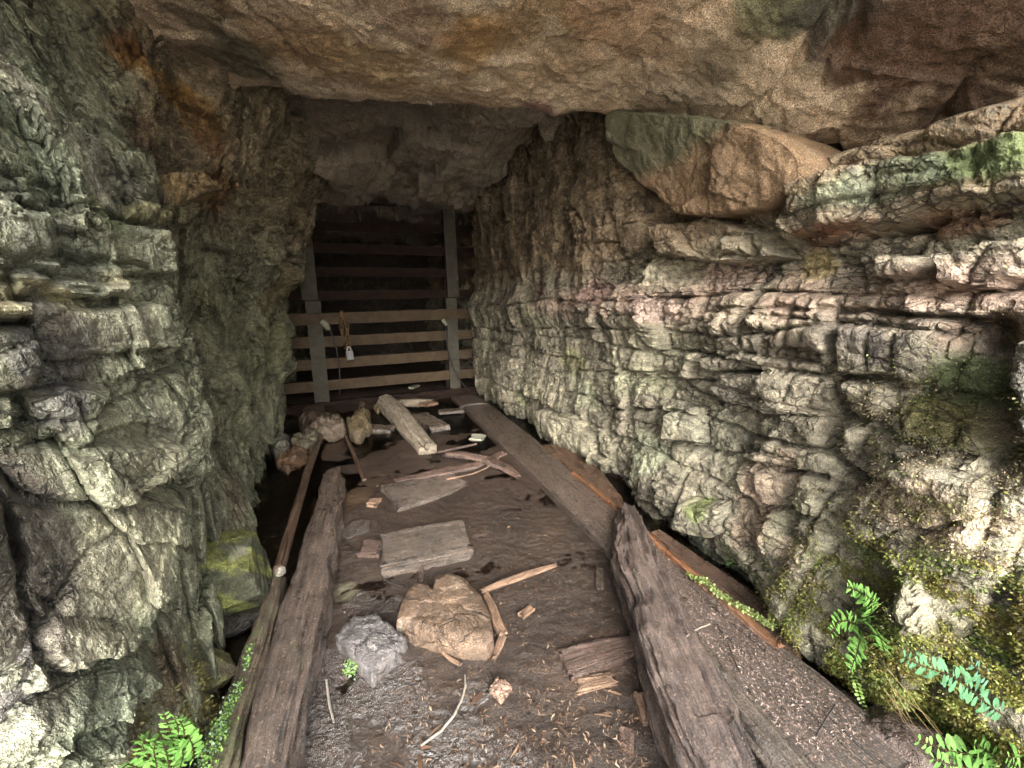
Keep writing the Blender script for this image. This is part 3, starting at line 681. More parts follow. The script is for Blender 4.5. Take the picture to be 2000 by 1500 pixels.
# ================================================================== generic shapes
def frame_path(P):
    P = np.array(P, float); Tn = np.gradient(P, axis=0); Tn /= np.linalg.norm(Tn, axis=1)[:, None]+1e-12; return P, Tn
def resample(P, n):
    P = np.array(P, float); s = np.concatenate([[0], np.cumsum(np.linalg.norm(np.diff(P[:, :3], axis=0), axis=1))])
    t = np.linspace(0, s[-1], n); return np.stack([np.interp(t, s, P[:, k]) for k in range(P.shape[1])], 1), t
def sweep(name, path, mat, parent=None, n=None, ring=20, sq=2.0, rough=.0, gfreq=(3, 25), jag=0.0, seed=0, up=(0, 0, 1), roll=0.0, capdepth=.0, grooves=0.0):
    """path rows: x,y,z,halfwidth,halfheight. a tapered bar / board / log with grained, worn skin and broken ends"""
    P = np.array(path, float)
    L = np.linalg.norm(np.diff(P[:, :3], axis=0), axis=1).sum()
    n = n or int(min(500, max(6, L/.008)))
    Q, t = resample(P, n); C, Tn = frame_path(Q[:, :3])
    up = np.array(up, float); S = np.cross(Tn, up); S /= np.linalg.norm(S, axis=1)[:, None]+1e-12; Uv = np.cross(S, Tn)
    th = np.linspace(0, 2*np.pi, ring, endpoint=False) + roll
    ct, st_ = np.cos(th), np.sin(th)
    ex = 2.0/sq
    cx = np.sign(ct)*np.abs(ct)**ex; cy = np.sign(st_)*np.abs(st_)**ex
    hw = Q[:, 3][:, None]; hh = Q[:, 4][:, None]
    TT = np.repeat(t[:, None], ring, 1); RR = np.repeat((th)[None, :], n, 0)
    arc = RR*(hw.mean()+hh.mean())/2
    sx = np.cos(RR); sy = np.sin(RR)
    nz = fbm(TT*gfreq[0]+seed*3.3, sx*1.5+sy*2.1+seed, 600+seed, 4)*1.0
    if grooves: nz = nz + grooves*ridged(TT*gfreq[0]*.6+seed, (sx*hw.mean()+sy*hh.mean()*1.7)*gfreq[1]+seed, 640+seed, 3)
    sc = rough*nz
    rx = cx[None, :]*(hw+sc); ry = cy[None, :]*(hh+sc*.8)
    shift = jag*fbm(sx*1.7+seed, sy*1.7, 650+seed, 3)*1.4
    endw = np.exp(-t/(.05+2*jag))[:, None]; endw2 = np.exp(-(t[-1]-t)/(.05+2*jag))[:, None]
    lon = shift*(endw-endw2*1.0)
    V = C[:, None, :] + rx[..., None]*S[:, None, :] + ry[..., None]*Uv[:, None, :] + lon[..., None]*Tn[:, None, :]
    gp = np.stack([TT, rx, ry], -1)
    # caps : two inner rings + centre
    Vs = [V.reshape(-1, 3)]; Gs = [gp.reshape(-1, 3)]
    i = np.arange(n-1)[:, None]*ring; j = np.arange(ring)[None, :]; j2 = (j+1) % ring
    F = np.stack([i+j, i+j2, i+ring+j2, i+ring+j], -1).reshape(-1, 4)
    Fs = [F]; off = n*ring
    rj = np.random.default_rng(seed)
    for end, sgn in ((0, -1), (n-1, 1)):
        prev = end*ring + np.arange(ring)
        for s in (.66, .33, .02):
            dep = (rj.random(ring)-.5)*rough*1.2 - capdepth
            cc = C[end] + (lon[end][:, None]*s)*Tn[end]
            vv_ = cc + s*(rx[end][:, None]*S[end]+ry[end][:, None]*Uv[end]) + (sgn*dep)[:, None]*Tn[end]
            Vs.append(vv_); Gs.append(np.stack([np.full(ring, t[end]), s*rx[end], s*ry[end]], -1))
            cur = off + np.arange(ring); off += ring
            q = np.stack([prev, cur, np.roll(cur, -1), np.roll(prev, -1)], -1)
            Fs.append(q if sgn > 0 else q[:, ::-1]); prev = cur
    # the inner ring is collapsed to a point-sized disc
    F = np.concatenate(Fs)[:, ::-1]
    return mesh_np(name, np.concatenate(Vs), F, mat, parent, gp=np.concatenate(Gs))
def pairs(prs, ztop, thick, zdrop=None):
    """board from left/right edge pixels of its top face"""
    out = []
    for k, (l, r) in enumerate(prs):
        zt = ztop[k] if isinstance(ztop, (list, tuple)) else ztop
        A = onz(*l, zt); B = onz(*r, zt); c = (A+B)/2; c[2] = zt-thick/2
        dirn = (B-A); out.append([*c, np.linalg.norm(dirn)/2, thick/2])
    # true half width: remove the slant between the two edge points
    P = np.array(out); tn = np.gradient(P[:, :3], axis=0); tn /= np.linalg.norm(tn, axis=1)[:, None]
    for k, (l, r) in enumerate(prs):
        zt = ztop[k] if isinstance(ztop, (list, tuple)) else ztop
        v = onz(*r, zt)-onz(*l, zt); v = v - (v@tn[k])*tn[k]; P[k, 3] = np.linalg.norm(v)/2
    return P
def line(pts, z, r, r2=None):
    n = len(pts); ls = lambda v: list(v) if isinstance(v, (list, tuple)) else [v]*n
    return [[*onz(x, y, zz), rr, hh] for (x, y), zz, rr, hh in zip(pts, ls(z), ls(r), ls(r2 if r2 is not None else r))]

def stone(name, outline, ztop, mat, colr, seed, thick=.06, parent=None, dome=.25, fac=.012, dens=150, rings=34, tiltv=(0, 0)):
    """rock whose silhouette from above follows the outline; faceted, with a real underside"""
    if len(outline[0]) == 2: P = np.array([onz(x, y, ztop) for x, y in outline])
    else: P = np.array(outline)
    c = P.mean(0); ang = np.arctan2(P[:, 1]-c[1], P[:, 0]-c[0]); r = np.hypot(P[:, 0]-c[0], P[:, 1]-c[1])
    o_ = np.argsort(ang); ang = ang[o_]; r = r[o_]
    # piecewise straight outline
    th = np.linspace(-np.pi, np.pi, dens, endpoint=False)
    px_ = np.concatenate([P[o_][-1:, :2], P[o_][:, :2], P[o_][:1, :2]])-c[:2]
    aa = np.concatenate([[ang[-1]-2*np.pi], ang, [ang[0]+2*np.pi]])
    rad_ = np.zeros(dens)
    for i, t in enumerate(th):
        k = min(max(np.searchsorted(aa, t)-1, 0), len(aa)-2)
        p0, p1 = px_[k], px_[k+1]; d = np.array([math.cos(t), math.sin(t)]); e_ = p1-p0
        den = d[0]*e_[1]-d[1]*e_[0]
        rad_[i] = abs((p0[0]*e_[1]-p0[1]*e_[0])/den) if abs(den) > 1e-9 else r[min(k, len(r)-1)]
    rad_ = np.clip(rad_, .3*r.min(), 1.1*r.max())
    V = []; prof = []
    for k in range(rings):
        q = k/(rings-1)
        if q < .16: s = .8+.2*(q/.16); z = -thick*(1-.2*q/.16)
        elif q < .45: s = 1.0+.03*math.sin((q-.16)/.29*math.pi); z = -thick*.8+thick*.72*(q-.16)/.29
        else:
            w = (q-.45)/.55; s = 1-w**.9*.995; z = -thick*.08*(1-min(1, w*8)) + dome*thick*(1-(1-w)**2)*.6
        prof.append((s, z))
    s = np.array([p_[0] for p_ in prof]); z = np.array([p_[1] for p_ in prof])
    Xs = s[:, None]*rad_[None]*np.cos(th); Ys = s[:, None]*rad_[None]*np.sin(th); Zs = np.repeat(z[:, None], dens, 1)
    R0 = r.mean()
    f, e, i_ = facets(Xs/R0*2.3+seed+.2*Zs/R0, Ys/R0*2.3+Zs/R0*1.5, 700+seed, 1.8)
    f2_, e2_, i2_ = facets(Xs/R0*7+seed, Ys/R0*7+Zs/R0*4, 720+seed, 1.5)
    n = fac*(f-.5)*1.6 + fac*.35*(f2_-.5) + fac*.5*fbm(Xs/R0*4, Ys/R0*4+Zs/R0*4, 740+seed, 4, .6)
    side = 1-np.clip((s-0)/1.0, 0, 1)[:, None]*.0
    Zs = Zs + n*np.where(s[:, None] > .02, 1, 1)
    Xs = Xs*(1+.5*n/R0); Ys = Ys*(1+.5*n/R0)
    Zs = Zs + tiltv[0]*Xs + tiltv[1]*Ys
    V = np.stack([Xs+c[0], Ys+c[1], Zs+ztop], -1).reshape(-1, 3)
    i = np.arange(rings-1)[:, None]*dens; j = np.arange(dens)[None, :]; j2 = (j+1) % dens
    F = np.stack([i+j, i+j2, i+dens+j2, i+dens+j], -1).reshape(-1, 4)
    bot = np.array([[0, 0, 0]])
    cc = np.tile(lin(colr), (len(V), 1))*(.8+.4*i_.reshape(-1, 1))
    # close the underside with a fan of quads to a centre ring
    Vb = V[:dens]*[.02, .02, 1]+np.array([c[0]*.98, c[1]*.98, 0]); off = len(V)
    Fb = np.stack([np.roll(np.arange(dens), -1), np.arange(dens), off+np.arange(dens), off+np.roll(np.arange(dens), -1)], -1)
    return mesh_np(name, np.concatenate([V, Vb]), np.concatenate([F, Fb]), mat, parent, col=np.concatenate([cc, cc[:dens]]))

def boulder(name, centre, radii, mat, colr, seed, col2=None, n=(150, 100), amp=.12, axes=None):
    """free boulder standing against the wall: faceted ellipsoid"""
    u = np.linspace(0, 2*np.pi, n[0], endpoint=False); v = np.linspace(.02, np.pi-.02, n[1]); Uq, Vq = np.meshgrid(v, u, indexing='ij')
    x = np.sin(Uq)*np.cos(Vq); y = np.sin(Uq)*np.sin(Vq); z = np.cos(Uq)
    f = np.zeros_like(x); idv = np.zeros_like(x)
    rg = np.random.default_rng(seed); k = 26
    N = rg.normal(size=(k, 3)); N /= np.linalg.norm(N, axis=1)[:, None]; dd = .78+.3*rg.random(k)
    m = np.full(x.shape, 1.35)
    for q in range(k):
        dt = x*N[q, 0]+y*N[q, 1]+z*N[q, 2]; rr = np.where(dt > .05, dd[q]/np.maximum(dt, .05), 9); idv = np.where(rr < m, rg.random(), idv); m = np.minimum(m, rr)
    m = m + amp*(.22*fbm(x*3+z*2, y*3-z*2, 800+seed, 5, .6) + .12*fbm(x*12+z*6, y*12-z*6, 810+seed, 3))
    P = np.stack([x*m*radii[0], y*m*radii[1], z*m*radii[2]], -1)
    if axes is not None: P = P@np.array(axes)
    V = (P+np.array(centre)).reshape(-1, 3)
    i = np.arange(n[1]-1)[:, None]*n[0]; j = np.arange(n[0])[None, :]; j2 = (j+1) % n[0]
    F = np.stack([i+j, i+n[0]+j, i+n[0]+j2, i+j2], -1).reshape(-1, 4)
    top = np.arange(n[0]); F2 = []
    for ring0, flip in ((0, False), ((n[1]-1)*n[0], True)):
        for q in range(0, n[0]-2, 2):
            a = [ring0, ring0+q+1, ring0+q+2, ring0+min(q+3, n[0]-1)]
            if len(set(a)) == 4: F2.append(a if not flip else a[::-1])
    c = np.tile(lin(colr), (len(V), 1))*(.8+.4*idv.reshape(-1, 1))
    if col2:
        kk = sstep(-.2, .5, (fbm(x*2, y*2+z*2, 820+seed, 4)+.3*z)).reshape(-1, 1); c = c*(1-kk)+lin(col2)*kk
    return mesh_np(name, V, np.concatenate([F, np.array(F2)]), mat, col=c)

# ------------------------------------------------------------------ rays against the built walls
def hit(px, py, side):
    d = ray(px, py); aa, zz, DD = (aR, zR, DR_) if side == 'R' else (aL, zL, DL_)
    t = .3
    while t < 8:
        p = CAM+d*t; a = p@T; b = p@R; z = p[2]
        if aa[0] < a < aa[-1] and zz[0] < z < zz[-1]:
            i = min(np.searchsorted(aa, a), len(aa)-1); j = min(np.searchsorted(zz, z), len(zz)-1)
            if side == 'R' and b > BR-DD[i, j]: return p
            if side == 'L' and b < DD[i, j]: return p
        if z < 0: return p
        t += .006
    return p

# ================================================================== THE GATE
GA = 3.82
def gate_pt(px, py, a=GA):
    b, z = ona(px, py, a); return b, z
gate = thing('metal_gate', 'rusty steel bar gate with two grey uprights closing the dark tunnel', 'gate', tuple(W(.4, .4, 0)*0+W(GA, .4, 0)))
def extr(name, prof, p0, p1, mat, parent, upv=(0, 0, 1), rough=0.0, seed=0, n=24):
    """profile (list of side, up offsets) run from p0 to p1"""
    p0 = np.array(p0, float); p1 = np.array(p1, float); t = (p1-p0)/np.linalg.norm(p1-p0)
    upv = np.array(upv, float); s = np.cross(t, upv); s /= np.linalg.norm(s); u = np.cross(s, t)
    k = len(prof); V = []
    rg = np.random.default_rng(seed)
    for i in range(n):
        c = p0+(p1-p0)*i/(n-1); w = (rg.random((k, 2))-.5)*rough
        for (x, y), (wx_, wy_) in zip(prof, w): V.append(c+s*(x+wx_)+u*(y+wy_))
    F = [(i*k+j, i*k+(j+1) % k, (i+1)*k+(j+1) % k, (i+1)*k+j) for i in range(n-1) for j in range(k)]
    F += [tuple(range(k))[::-1], tuple((n-1)*k+j for j in range(k))]
    return mesh_np(name, np.array(V), F, mat, parent, smooth=False)
def angle_prof(h, w=.06, t=.008):     # angle iron: face plate towards the mouth, flange going inwards on top
    return [(-t/2, -h/2), (t/2, -h/2), (t/2, h/2-t), (w, h/2-t), (w, h/2), (-t/2, h/2)]
bars = [((610, 441), (927, 450), .075, 0, 'darkrust'), ((607, 484), (940, 493), .085, 0, 'darkrust'), ((613, 530), (950, 534), .08, 0, 'darkrust'), ((580, 578), (950, 573), .08, 0, 'darkrust'),
        ((563, 625), (940, 611), .10, -.05, 'rustbar'), ((560, 671), (930, 652), .095, 0, 'rustbar'), ((560, 716), (923, 690), .095, 0, 'rustbar'), ((557, 760), (917, 729), .095, 0, 'rustbar')]
for k, (l, r, h, off, m) in enumerate(bars):
    b0, z0 = gate_pt(*l); b1, z1 = gate_pt(*r); sl_ = (z1-z0)/(b1-b0)
    bl, br = -.85, (1.42 if k != 4 else 1.34)
    A = W(GA+off, bl, z0+sl_*(bl-b0)); B = W(GA+off, br, z0+sl_*(br-b0))
    extr('bar', [(-y if False else x, y) for x, y in angle_prof(h)], B, A, M[m], gate, rough=.003, seed=k)
def post(pts, w, a, mat):
    (x0, y0), (x1, y1) = pts; b0, z0 = gate_pt(x0, y0, a); b1, z1 = gate_pt(x1, y1, a)
    extr('post', [(-w/2, -.005), (w/2, -.005), (w/2, .005), (-w/2+.01, .005), (-w/2+.01, .06), (-w/2, .06)], W(a, b0, z0), W(a, b1, z1), mat, gate, upv=T, rough=.002, seed=3)
post([(592, 455), (606, 586)], .125, GA-.022, M['galv']); post([(611, 588), (630, 790)], .12, GA-.016, M['galv'])
post([(876, 408), (886, 580)], .115, GA-.022, M['galv']); post([(881, 583), (890, 764)], .11, GA-.016, M['galv'])
post([(624, 640), (640, 782)], .04, GA+.06, M['rustbar']); post([(868, 430), (876, 762)], .04, GA+.08, M['darkrust'])
b0, z0 = gate_pt(553, 798); b1, z1 = gate_pt(930, 757)
extr('sill', [(-.05, -.05), (.05, -.05), (.05, .02), (-.05, .02)], W(GA, -.85, z0), W(GA, 1.4, z1), M['darkrust'], gate, rough=.01, seed=9, n=50)
# small hanging frame above the top bar, a little way behind it
b0, z0 = ona(625, 395, GA+.15); b1, z1 = ona(801, 402, GA+.15)
extr('top_rail', [(-.008, -.012), (.008, -.012), (.008, .012), (-.008, .012)], W(GA+.15, b0, z0), W(GA+.15, b1, z1), M['darkrust'], gate)
for px0, px1, py in ((624, 624, 430), (699, 704, 434), (799, 801, 440)):
    b0, z0 = ona(px0, 397, GA+.15); b1, z1 = ona(px1, py, GA+.08)
    extr('hanger', [(-.009, -.009), (.009, -.009), (.009, .009), (-.009, .009)], W(GA+.15, b0, z0), W(GA+.08, b1, z1), M['galv'], gate, upv=T, n=4)

# chain and lock
def torus_link(name, c, dirv, side, L_, W_, r, mat, parent):
    n, k = 16, 6; V = []; dirv = np.array(dirv)/np.linalg.norm(dirv); side = np.array(side)/np.linalg.norm(side); nn = np.cross(dirv, side)
    for i in range(n):
        th = 2*math.pi*i/n; ce = np.array(c)+dirv*math.cos(th)*L_+side*math.sin(th)*W_
        ra = dirv*math.cos(th)+side*math.sin(th)
        for j in range(k):
            ph = 2*math.pi*j/k; V.append(ce+ra*math.cos(ph)*r+nn*math.sin(ph)*r)
    F = [(i*k+j, ((i+1) % n)*k+j, ((i+1) % n)*k+(j+1) % k, i*k+(j+1) % k) for i in range(n) for j in range(k)]
    return mesh_np(name, np.array(V), F, mat, parent)
ca = GA-.085
ch = thing('chain', 'rusty looped chain hanging over the wide middle bar of the gate', 'chain', tuple(W(ca, *gate_pt(667, 612, ca))))
def chain_run(pts, per=.042):
    P, t = resample([[*W(ca, *gate_pt(x, y, ca))] for x, y in pts], 60)
    n = int(t[-1]/per)+1
    for i in range(n):
        s = i*per; c = [np.interp(s, t, P[:, q]) for q in range(3)]; s2 = s+.01; c2 = [np.interp(s2, t, P[:, q]) for q in range(3)]
        d = np.array(c2)-np.array(c); d = d if np.linalg.norm(d) > 1e-6 else np.array([0, 0, -1.])
        torus_link('link', c, d, (R if i % 2 else .55*R+.83*T), .027, .014, .0055, M['chain'], ch)
chain_run([(667, 612), (666, 628), (667, 640), (669, 655)])
chain_run([(668, 612), (673, 622), (677, 635), (679, 655), (681, 675), (679, 695), (678, 704)])
chain_run([(675, 676), (676, 684)])
la = ca-.02
c0 = W(la, *gate_pt(683, 690, la))
lk = thing('padlock', 'shiny steel padlock on the lower end of the rusty chain', 'padlock', tuple(c0))
extr('lock_body', [(-.010, -.028), (.010, -.028), (.016, 0), (.010, .028), (-.010, .028)], c0+[.004, 0, -.06], c0+[-.004, 0, .02], M['steel'], lk, upv=R*.95+T*.3, n=5)
torus_link('shackle', c0+[-.004, 0, .03], (0, 0, 1), R, .028, .016, .0045, M['steel'], lk)
def tube(name, pts, r, mat, parent=None, n=60, ring=6, seed=0, rough=0):
    return sweep(name, [[*p, rr, rr] for p, rr in zip(pts, r if isinstance(r, (list, tuple)) else [r]*len(pts))], mat, parent, n=n, ring=ring, seed=seed, rough=rough)
ga = GA-.10
for plug, pts, lab in (((637, 634), [(642, 640), (652, 662), (659, 690), (663, 720), (664, 745), (663, 770)], 'thin black cable hanging from a pale plug beside the chain on the gate'),
                       ((869, 629), [(869, 634), (871, 655), (876, 685), (886, 720), (900, 745), (920, 768), (928, 778)], 'thin black cable hanging from a pale plug on the upright beside the bedded wall')):
    c = W(ga, *gate_pt(*plug, ga))
    t_ = thing('cable', lab, 'cable', tuple(c), 'cables hanging on the gate')
    tube('wire', [W(ga-.01, *gate_pt(x, y, ga-.01)) for x, y in pts], .006, M['cable'], t_)
    s = 1.0 if plug[0] < 700 else .7
    sweep('plug', [[*(c+np.array([-.03*s, 0, .03*s])), .035*s, .03*s], [*(c+np.array([.0, 0, .0])), .034*s, .03*s], [*(c+np.array([.02*s, 0, -.045*s])), .02*s, .018*s]], M['foam'], t_, n=14, ring=14, rough=.008, seed=4)

# ================================================================== TIMBERS
def wood(name, label, cat, path, mat, group=None, **kw):
    o = sweep(name, path, mat, **kw); tag(o, label, cat, group); return o
BB = 'timbers lying along the tunnel floor'
wood('timber_beam', 'dark worn timber beam with a rounded ridge running beside the rusty pipe', 'beam',
     pairs([((634, 914), (668, 918)), ((612, 985), (663, 990)), ((583, 1070), (650, 1075)), ((545, 1180), (628, 1185)), ((515, 1290), (603, 1290)), ((480, 1400), (580, 1400)), ((452, 1500), (560, 1500)), ((425, 1590), (545, 1590))], [.07, .085, .09, .09, .09, .09, .09, .09], .15),
     M['darkbeam'], ring=72, sq=3.0, rough=.011, gfreq=(5, 30), grooves=.55, jag=.02, seed=2)
wood('mossy_plank', 'mossy grey plank with bright green algae against the dark timber beam', 'plank',
     pairs([((537, 1118), (552, 1120)), ((500, 1210), (530, 1212)), ((470, 1290), (510, 1290)), ((430, 1390), (476, 1390)), ((385, 1500), (450, 1500)), ((350, 1590), (422, 1590))], [.07, .08, .08, .08, .08, .08], .11),
     M['mossbeam'], ring=48, sq=4.0, rough=.009, gfreq=(6, 30), grooves=.4, jag=.01, seed=5)
tp = sweep('iron_pipe', line([(629, 842), (600, 925), (572, 1020), (545, 1112)], [.04, .085, .11, .12], [.019, .018, .017, .017]), M['rustpipe'], ring=20, rough=.0012, gfreq=(9, 20), seed=6, capdepth=.01)
tag(tp, 'long rusty iron pipe lying between the rocks and the dark timber beam', 'pipe')
q = onz(548, 1116, .135)
stp = boulder('pebble', q, (.013, .016, .012), M['stone_wet'], '#8c887c', 61, n=(24, 16)); tag(stp, 'small white pebble on the near end of the rusty pipe', 'pebble')

wood('long_plank', 'long flat red brown plank sprinkled with needles along the bedded wall', 'plank',
     pairs([((907, 797), (951, 784)), ((990, 880), (1030, 845)), ((1075, 960), (1120, 925)), ((1190, 1075), (1215, 1008)), ((1290, 1175), (1330, 1112)), ((1370, 1262), (1430, 1190)), ((1460, 1370), (1600, 1312)), ((1560, 1500), (1745, 1430)), ((1610, 1560), (1840, 1500))], [.035]*9, .045),
     M['plank'], ring=64, sq=9, rough=.0035, gfreq=(4, 40), grooves=.3, seed=8, n=420)
wood('plank_end', 'dark broken plank end in front of the grey gate upright', 'plank',
     pairs([((882, 776), (925, 768)), ((903, 795), (949, 783))], [.05, .05], .04), M['plank'], ring=40, sq=7, rough=.004, jag=.01, seed=9)
wood('orange_lath', 'thin split lath of fresh orange wood on the edge of the long red brown plank', 'lath',
     pairs([((1118, 922), (1122, 921)), ((1222, 1006), (1230, 1005)), ((1318, 1092), (1329, 1090)), ((1400, 1162), (1414, 1160)), ((1460, 1215), (1474, 1210)), ((1512, 1262), (1530, 1256))], [.048, .05, .05, .05, .05, .045], .03),
     M['orange'], ring=20, sq=4, rough=.003, gfreq=(12, 30), grooves=.4, jag=.01, seed=10)
wood('brown_board', 'smooth brown board in the wet gap between the long plank and the bedded wall', 'board',
     pairs([((1060, 872), (1098, 862)), ((1120, 918), (1185, 928)), ((1170, 965), (1222, 978)), ((1212, 1002), (1222, 1004))], [.02]*4, .02), M['brownboard'], ring=36, sq=9, rough=.003, seed=11)
wood('orange_board', 'stained orange brown board between the long plank and the wet wall foot', 'board',
     pairs([((1262, 1030), (1300, 1042)), ((1330, 1092), (1400, 1110)), ((1420, 1165), (1478, 1160)), ((1500, 1232), (1548, 1230)), ((1548, 1288), (1568, 1292))], [.022]*5, .02), M['brownboard'], ring=36, sq=9, rough=.004, seed=12)
bm = pairs([((1219, 990), (1225, 991)), ((1212, 1040), (1254, 1040)), ((1212, 1090), (1277, 1085)), ((1243, 1165), (1310, 1158)), ((1272, 1250), (1345, 1238)), ((1300, 1330), (1385, 1318)), ((1335, 1410), (1418, 1400)), ((1370, 1500), (1462, 1490)), ((1405, 1600), (1500, 1580))],
     [.085, .10, .11, .115, .115, .115, .11, .11, .11], .11)
wood('rotten_beam', 'big rotten split timber with a pointed end lying across the long plank', 'beam', bm, M['beam'], ring=150, sq=4.0, rough=.020, gfreq=(4, 42), grooves=.85, jag=.04, seed=14, n=480)
wood('half_round_slat', 'wet half round slat shining between the rotten timber and the plank', 'slat',
     pairs([((1338, 1222), (1350, 1216)), ((1372, 1282), (1400, 1272)), ((1418, 1355), (1452, 1340)), ((1480, 1440), (1530, 1420)), ((1560, 1540), (1620, 1510))], [.05, .062, .068, .068, .068], .06), M['wetplank'], ring=36, sq=2.4, rough=.006, gfreq=(6, 34), grooves=.5, jag=.01, seed=15)

# loose wood on the floor
def slabw(name, label, cat, prs, z, th, mat, seed, **kw):
    kw.setdefault('ring', 40); kw.setdefault('sq', 8); kw.setdefault('rough', .005); kw.setdefault('jag', .014); kw.setdefault('grooves', .35); kw.setdefault('gfreq', (6, 40))
    return wood(name, label, cat, pairs(prs, z, th), mat, seed=seed, **kw)
slabw('short_plank', 'short thick wet plank with shining edge behind the heart shaped rock', 'plank', [((746, 1040), (750, 1107)), ((825, 1026), (832, 1092)), ((905, 1013), (917, 1071))], .045, .05, M['wetplank'], 20, n=120, ring=72)
slabw('sunken_plank', 'wedge of dark plank half sunk in the puddle, beyond the short thick plank', 'plank', [((750, 946), (772, 992)), ((812, 936), (840, 975)), ((890, 922), (905, 950))], [.03, .02, .003], .035, M['wetplank'], 21, n=100, ring=60)
slabw('wood_tile', 'small square orange brown wood block touching the short thick plank', 'wood block', [((708, 1054), (705, 1079)), ((747, 1052), (743, 1080))], .03, .025, M['splinter'], 22)
slabw('wood_chip', 'little tan wood chip alone between the dark beam and the sunken plank', 'wood chip', [((722, 974), (717, 984)), ((743, 973), (735, 987))], .02, .012, M['pale'], 23)
slabw('long_splinter', 'long thin reddish splinter lying in the puddle behind the sunken plank', 'splinter', [((775, 936), (773, 942)), ((850, 917), (850, 927)), ((925, 902), (928, 912)), ((985, 880), (987, 885))], .018, .014, M['splinter'], 24)
wood('curved_splinter', 'thick curved reddish splinter of plank pointing at the long plank', 'splinter', line([(869, 887), (905, 889), (945, 897), (985, 912), (1012, 930)], [.04, .04, .035, .03, .02], [.006, .02, .024, .022, .010], [.006, .014, .016, .014, .008]), M['splinter'], ring=30, sq=3, rough=.006, grooves=.6, jag=.02, seed=25)
wood('pale_stick', 'crooked pale stick in the puddle by the curved splinter', 'stick', line([(872, 936), (900, 931), (925, 925), (950, 914), (967, 903), (982, 884)], .015, .005), M['pale'], ring=10, rough=.003, seed=26)
wood('brown_stick', 'straight thin brown stick at the near end of the grey log', 'stick', line([(853, 884), (890, 876), (931, 867)], .02, [.008, .009, .007]), M['splinter'], ring=12, rough=.003, seed=27)
wood('grey_log', 'pale grey bark stripped log lying in the puddle before the gate', 'log', line([(753, 787), (775, 808), (800, 836), (822, 864), (836, 880)], [.06, .05, .035, .03, .025], [.073, .076, .070, .058, .052]), M['log'], ring=48, sq=2.3, rough=.008, gfreq=(4, 20), grooves=.4, jag=.015, seed=28)
wood('dead_branch', 'broken grey branch with a pale orange end beyond the log by the gate', 'branch', line([(783, 787), (815, 787), (843, 786)], [.05, .055, .06], [.03, .034, .02]), M['log'], ring=24, rough=.01, jag=.03, grooves=.5, seed=29)
slabw('wood_end', 'split orange piece of wood on the end of the broken grey branch', 'wood chip', [((830, 780), (826, 789)), ((846, 783), (844, 794))], .08, .02, M['pale'], 30)
slabw('dark_block', 'square dark wet wood block between log and long plank', 'wood block', [((812, 808), (824, 838)), ((845, 801), (863, 832))], .045, .05, M['wetplank'], 31)
slabw('wet_batten', 'dark wet batten behind the log, its front edge shining', 'batten', [((722, 828), (722, 838)), ((767, 829), (768, 840))], .03, .04, M['wetplank'], 32)
slabw('wet_lath', 'thin glistening lath in the puddle near the broken plank end', 'lath', [((858, 800), (857, 806)), ((902, 796), (903, 802))], .03, .02, M['wetplank'], 33)
slabw('white_chip', 'little whitish chip floating in the puddle beside the long plank', 'wood chip', [((919, 847), (922, 856)), ((944, 849), (946, 858))], .014, .012, M['foam'], 34)
slabw('white_flake', 'tiny white scrap on the gate sill below the bars', 'scrap', [((803, 752), (803, 757)), ((815, 752), (815, 758))], .10, .012, M['foam'], 35)
wood('iron_rod', 'thin rusty rod sunk in the mud beyond the end of the dark beam', 'rod', line([(668, 832), (680, 862), (693, 893), (712, 938)], [.012, .012, .01, .004], .011), M['rustpipe'], ring=12, rough=.002, seed=36)
wood('pale_splinter', 'pale forked splinter sticking out behind the heart shaped rock', 'splinter', line([(942, 1154), (980, 1139), (1030, 1121), (1085, 1104)], [.03, .03, .025, .02], [.007, .011, .012, .003], [.004, .006, .005, .003]), M['pale'], ring=20, sq=3, rough=.003, grooves=.6, jag=.012, seed=37)
wood('brown_splinter', 'brown splinter bent round the side of the heart shaped rock', 'splinter', line([(948, 1160), (962, 1190), (972, 1218), (984, 1240)], .02, [.006, .012, .013, .012], [.005, .007, .008, .007]), M['pale'], ring=20, sq=3, rough=.004, grooves=.5, jag=.012, seed=38)
wood('wood_sliver', 'short tan sliver just below the bent brown splinter', 'splinter', line([(982, 1242), (974, 1262), (966, 1284)], .014, [.010, .011, .005], .005), M['pale'], ring=14, sq=3, rough=.002, jag=.01, seed=39)
wood('lying_splinter', 'flat brown splinter under the near edge of the heart shaped rock', 'splinter', line([(808, 1248), (850, 1258), (900, 1268), (945, 1272)], .014, [.007, .013, .012, .004], .006), M['splinter'], ring=16, sq=3, rough=.003, jag=.01, seed=40)
wood('chip_sliver', 'thin tan sliver on the mud between heart rock and white twig', 'splinter', line([(864, 1274), (882, 1288), (900, 1298)], .013, [.004, .007, .006], .004), M['pale'], ring=12, rough=.002, seed=41)
wood('white_twig', 'long curved bare whitish twig on the shining mud', 'twig', line([(908, 1318), (909, 1340), (902, 1366), (886, 1398), (862, 1427), (822, 1456)], .016, [.0016, .0026, .0028, .0028, .0026, .002]), M['twig'], ring=8, rough=.0006, seed=42, n=90)
wood('grey_twig', 'short grey twig standing on the shining mud near the dark beam', 'twig', line([(638, 1328), (640, 1352), (644, 1380), (652, 1410)], .018, [.0022, .0026, .0028, .002]), M['twig'], ring=8, rough=.0008, seed=43, n=60)
wood('black_twig', 'short black twig between grey rock and heart shaped rock', 'twig', line([(750, 1132), (770, 1141), (790, 1147)], .016, .003), M['cable'], ring=8, rough=.001, seed=44, n=40)
wood('forked_twig', 'fine pale twig lying over the rotten timber and the slat', 'twig', line([(1341, 1243), (1355, 1233), (1368, 1226), (1386, 1220)], [.13, .125, .12, .11], .002), M['twig'], ring=8, rough=.0006, seed=45, n=40)
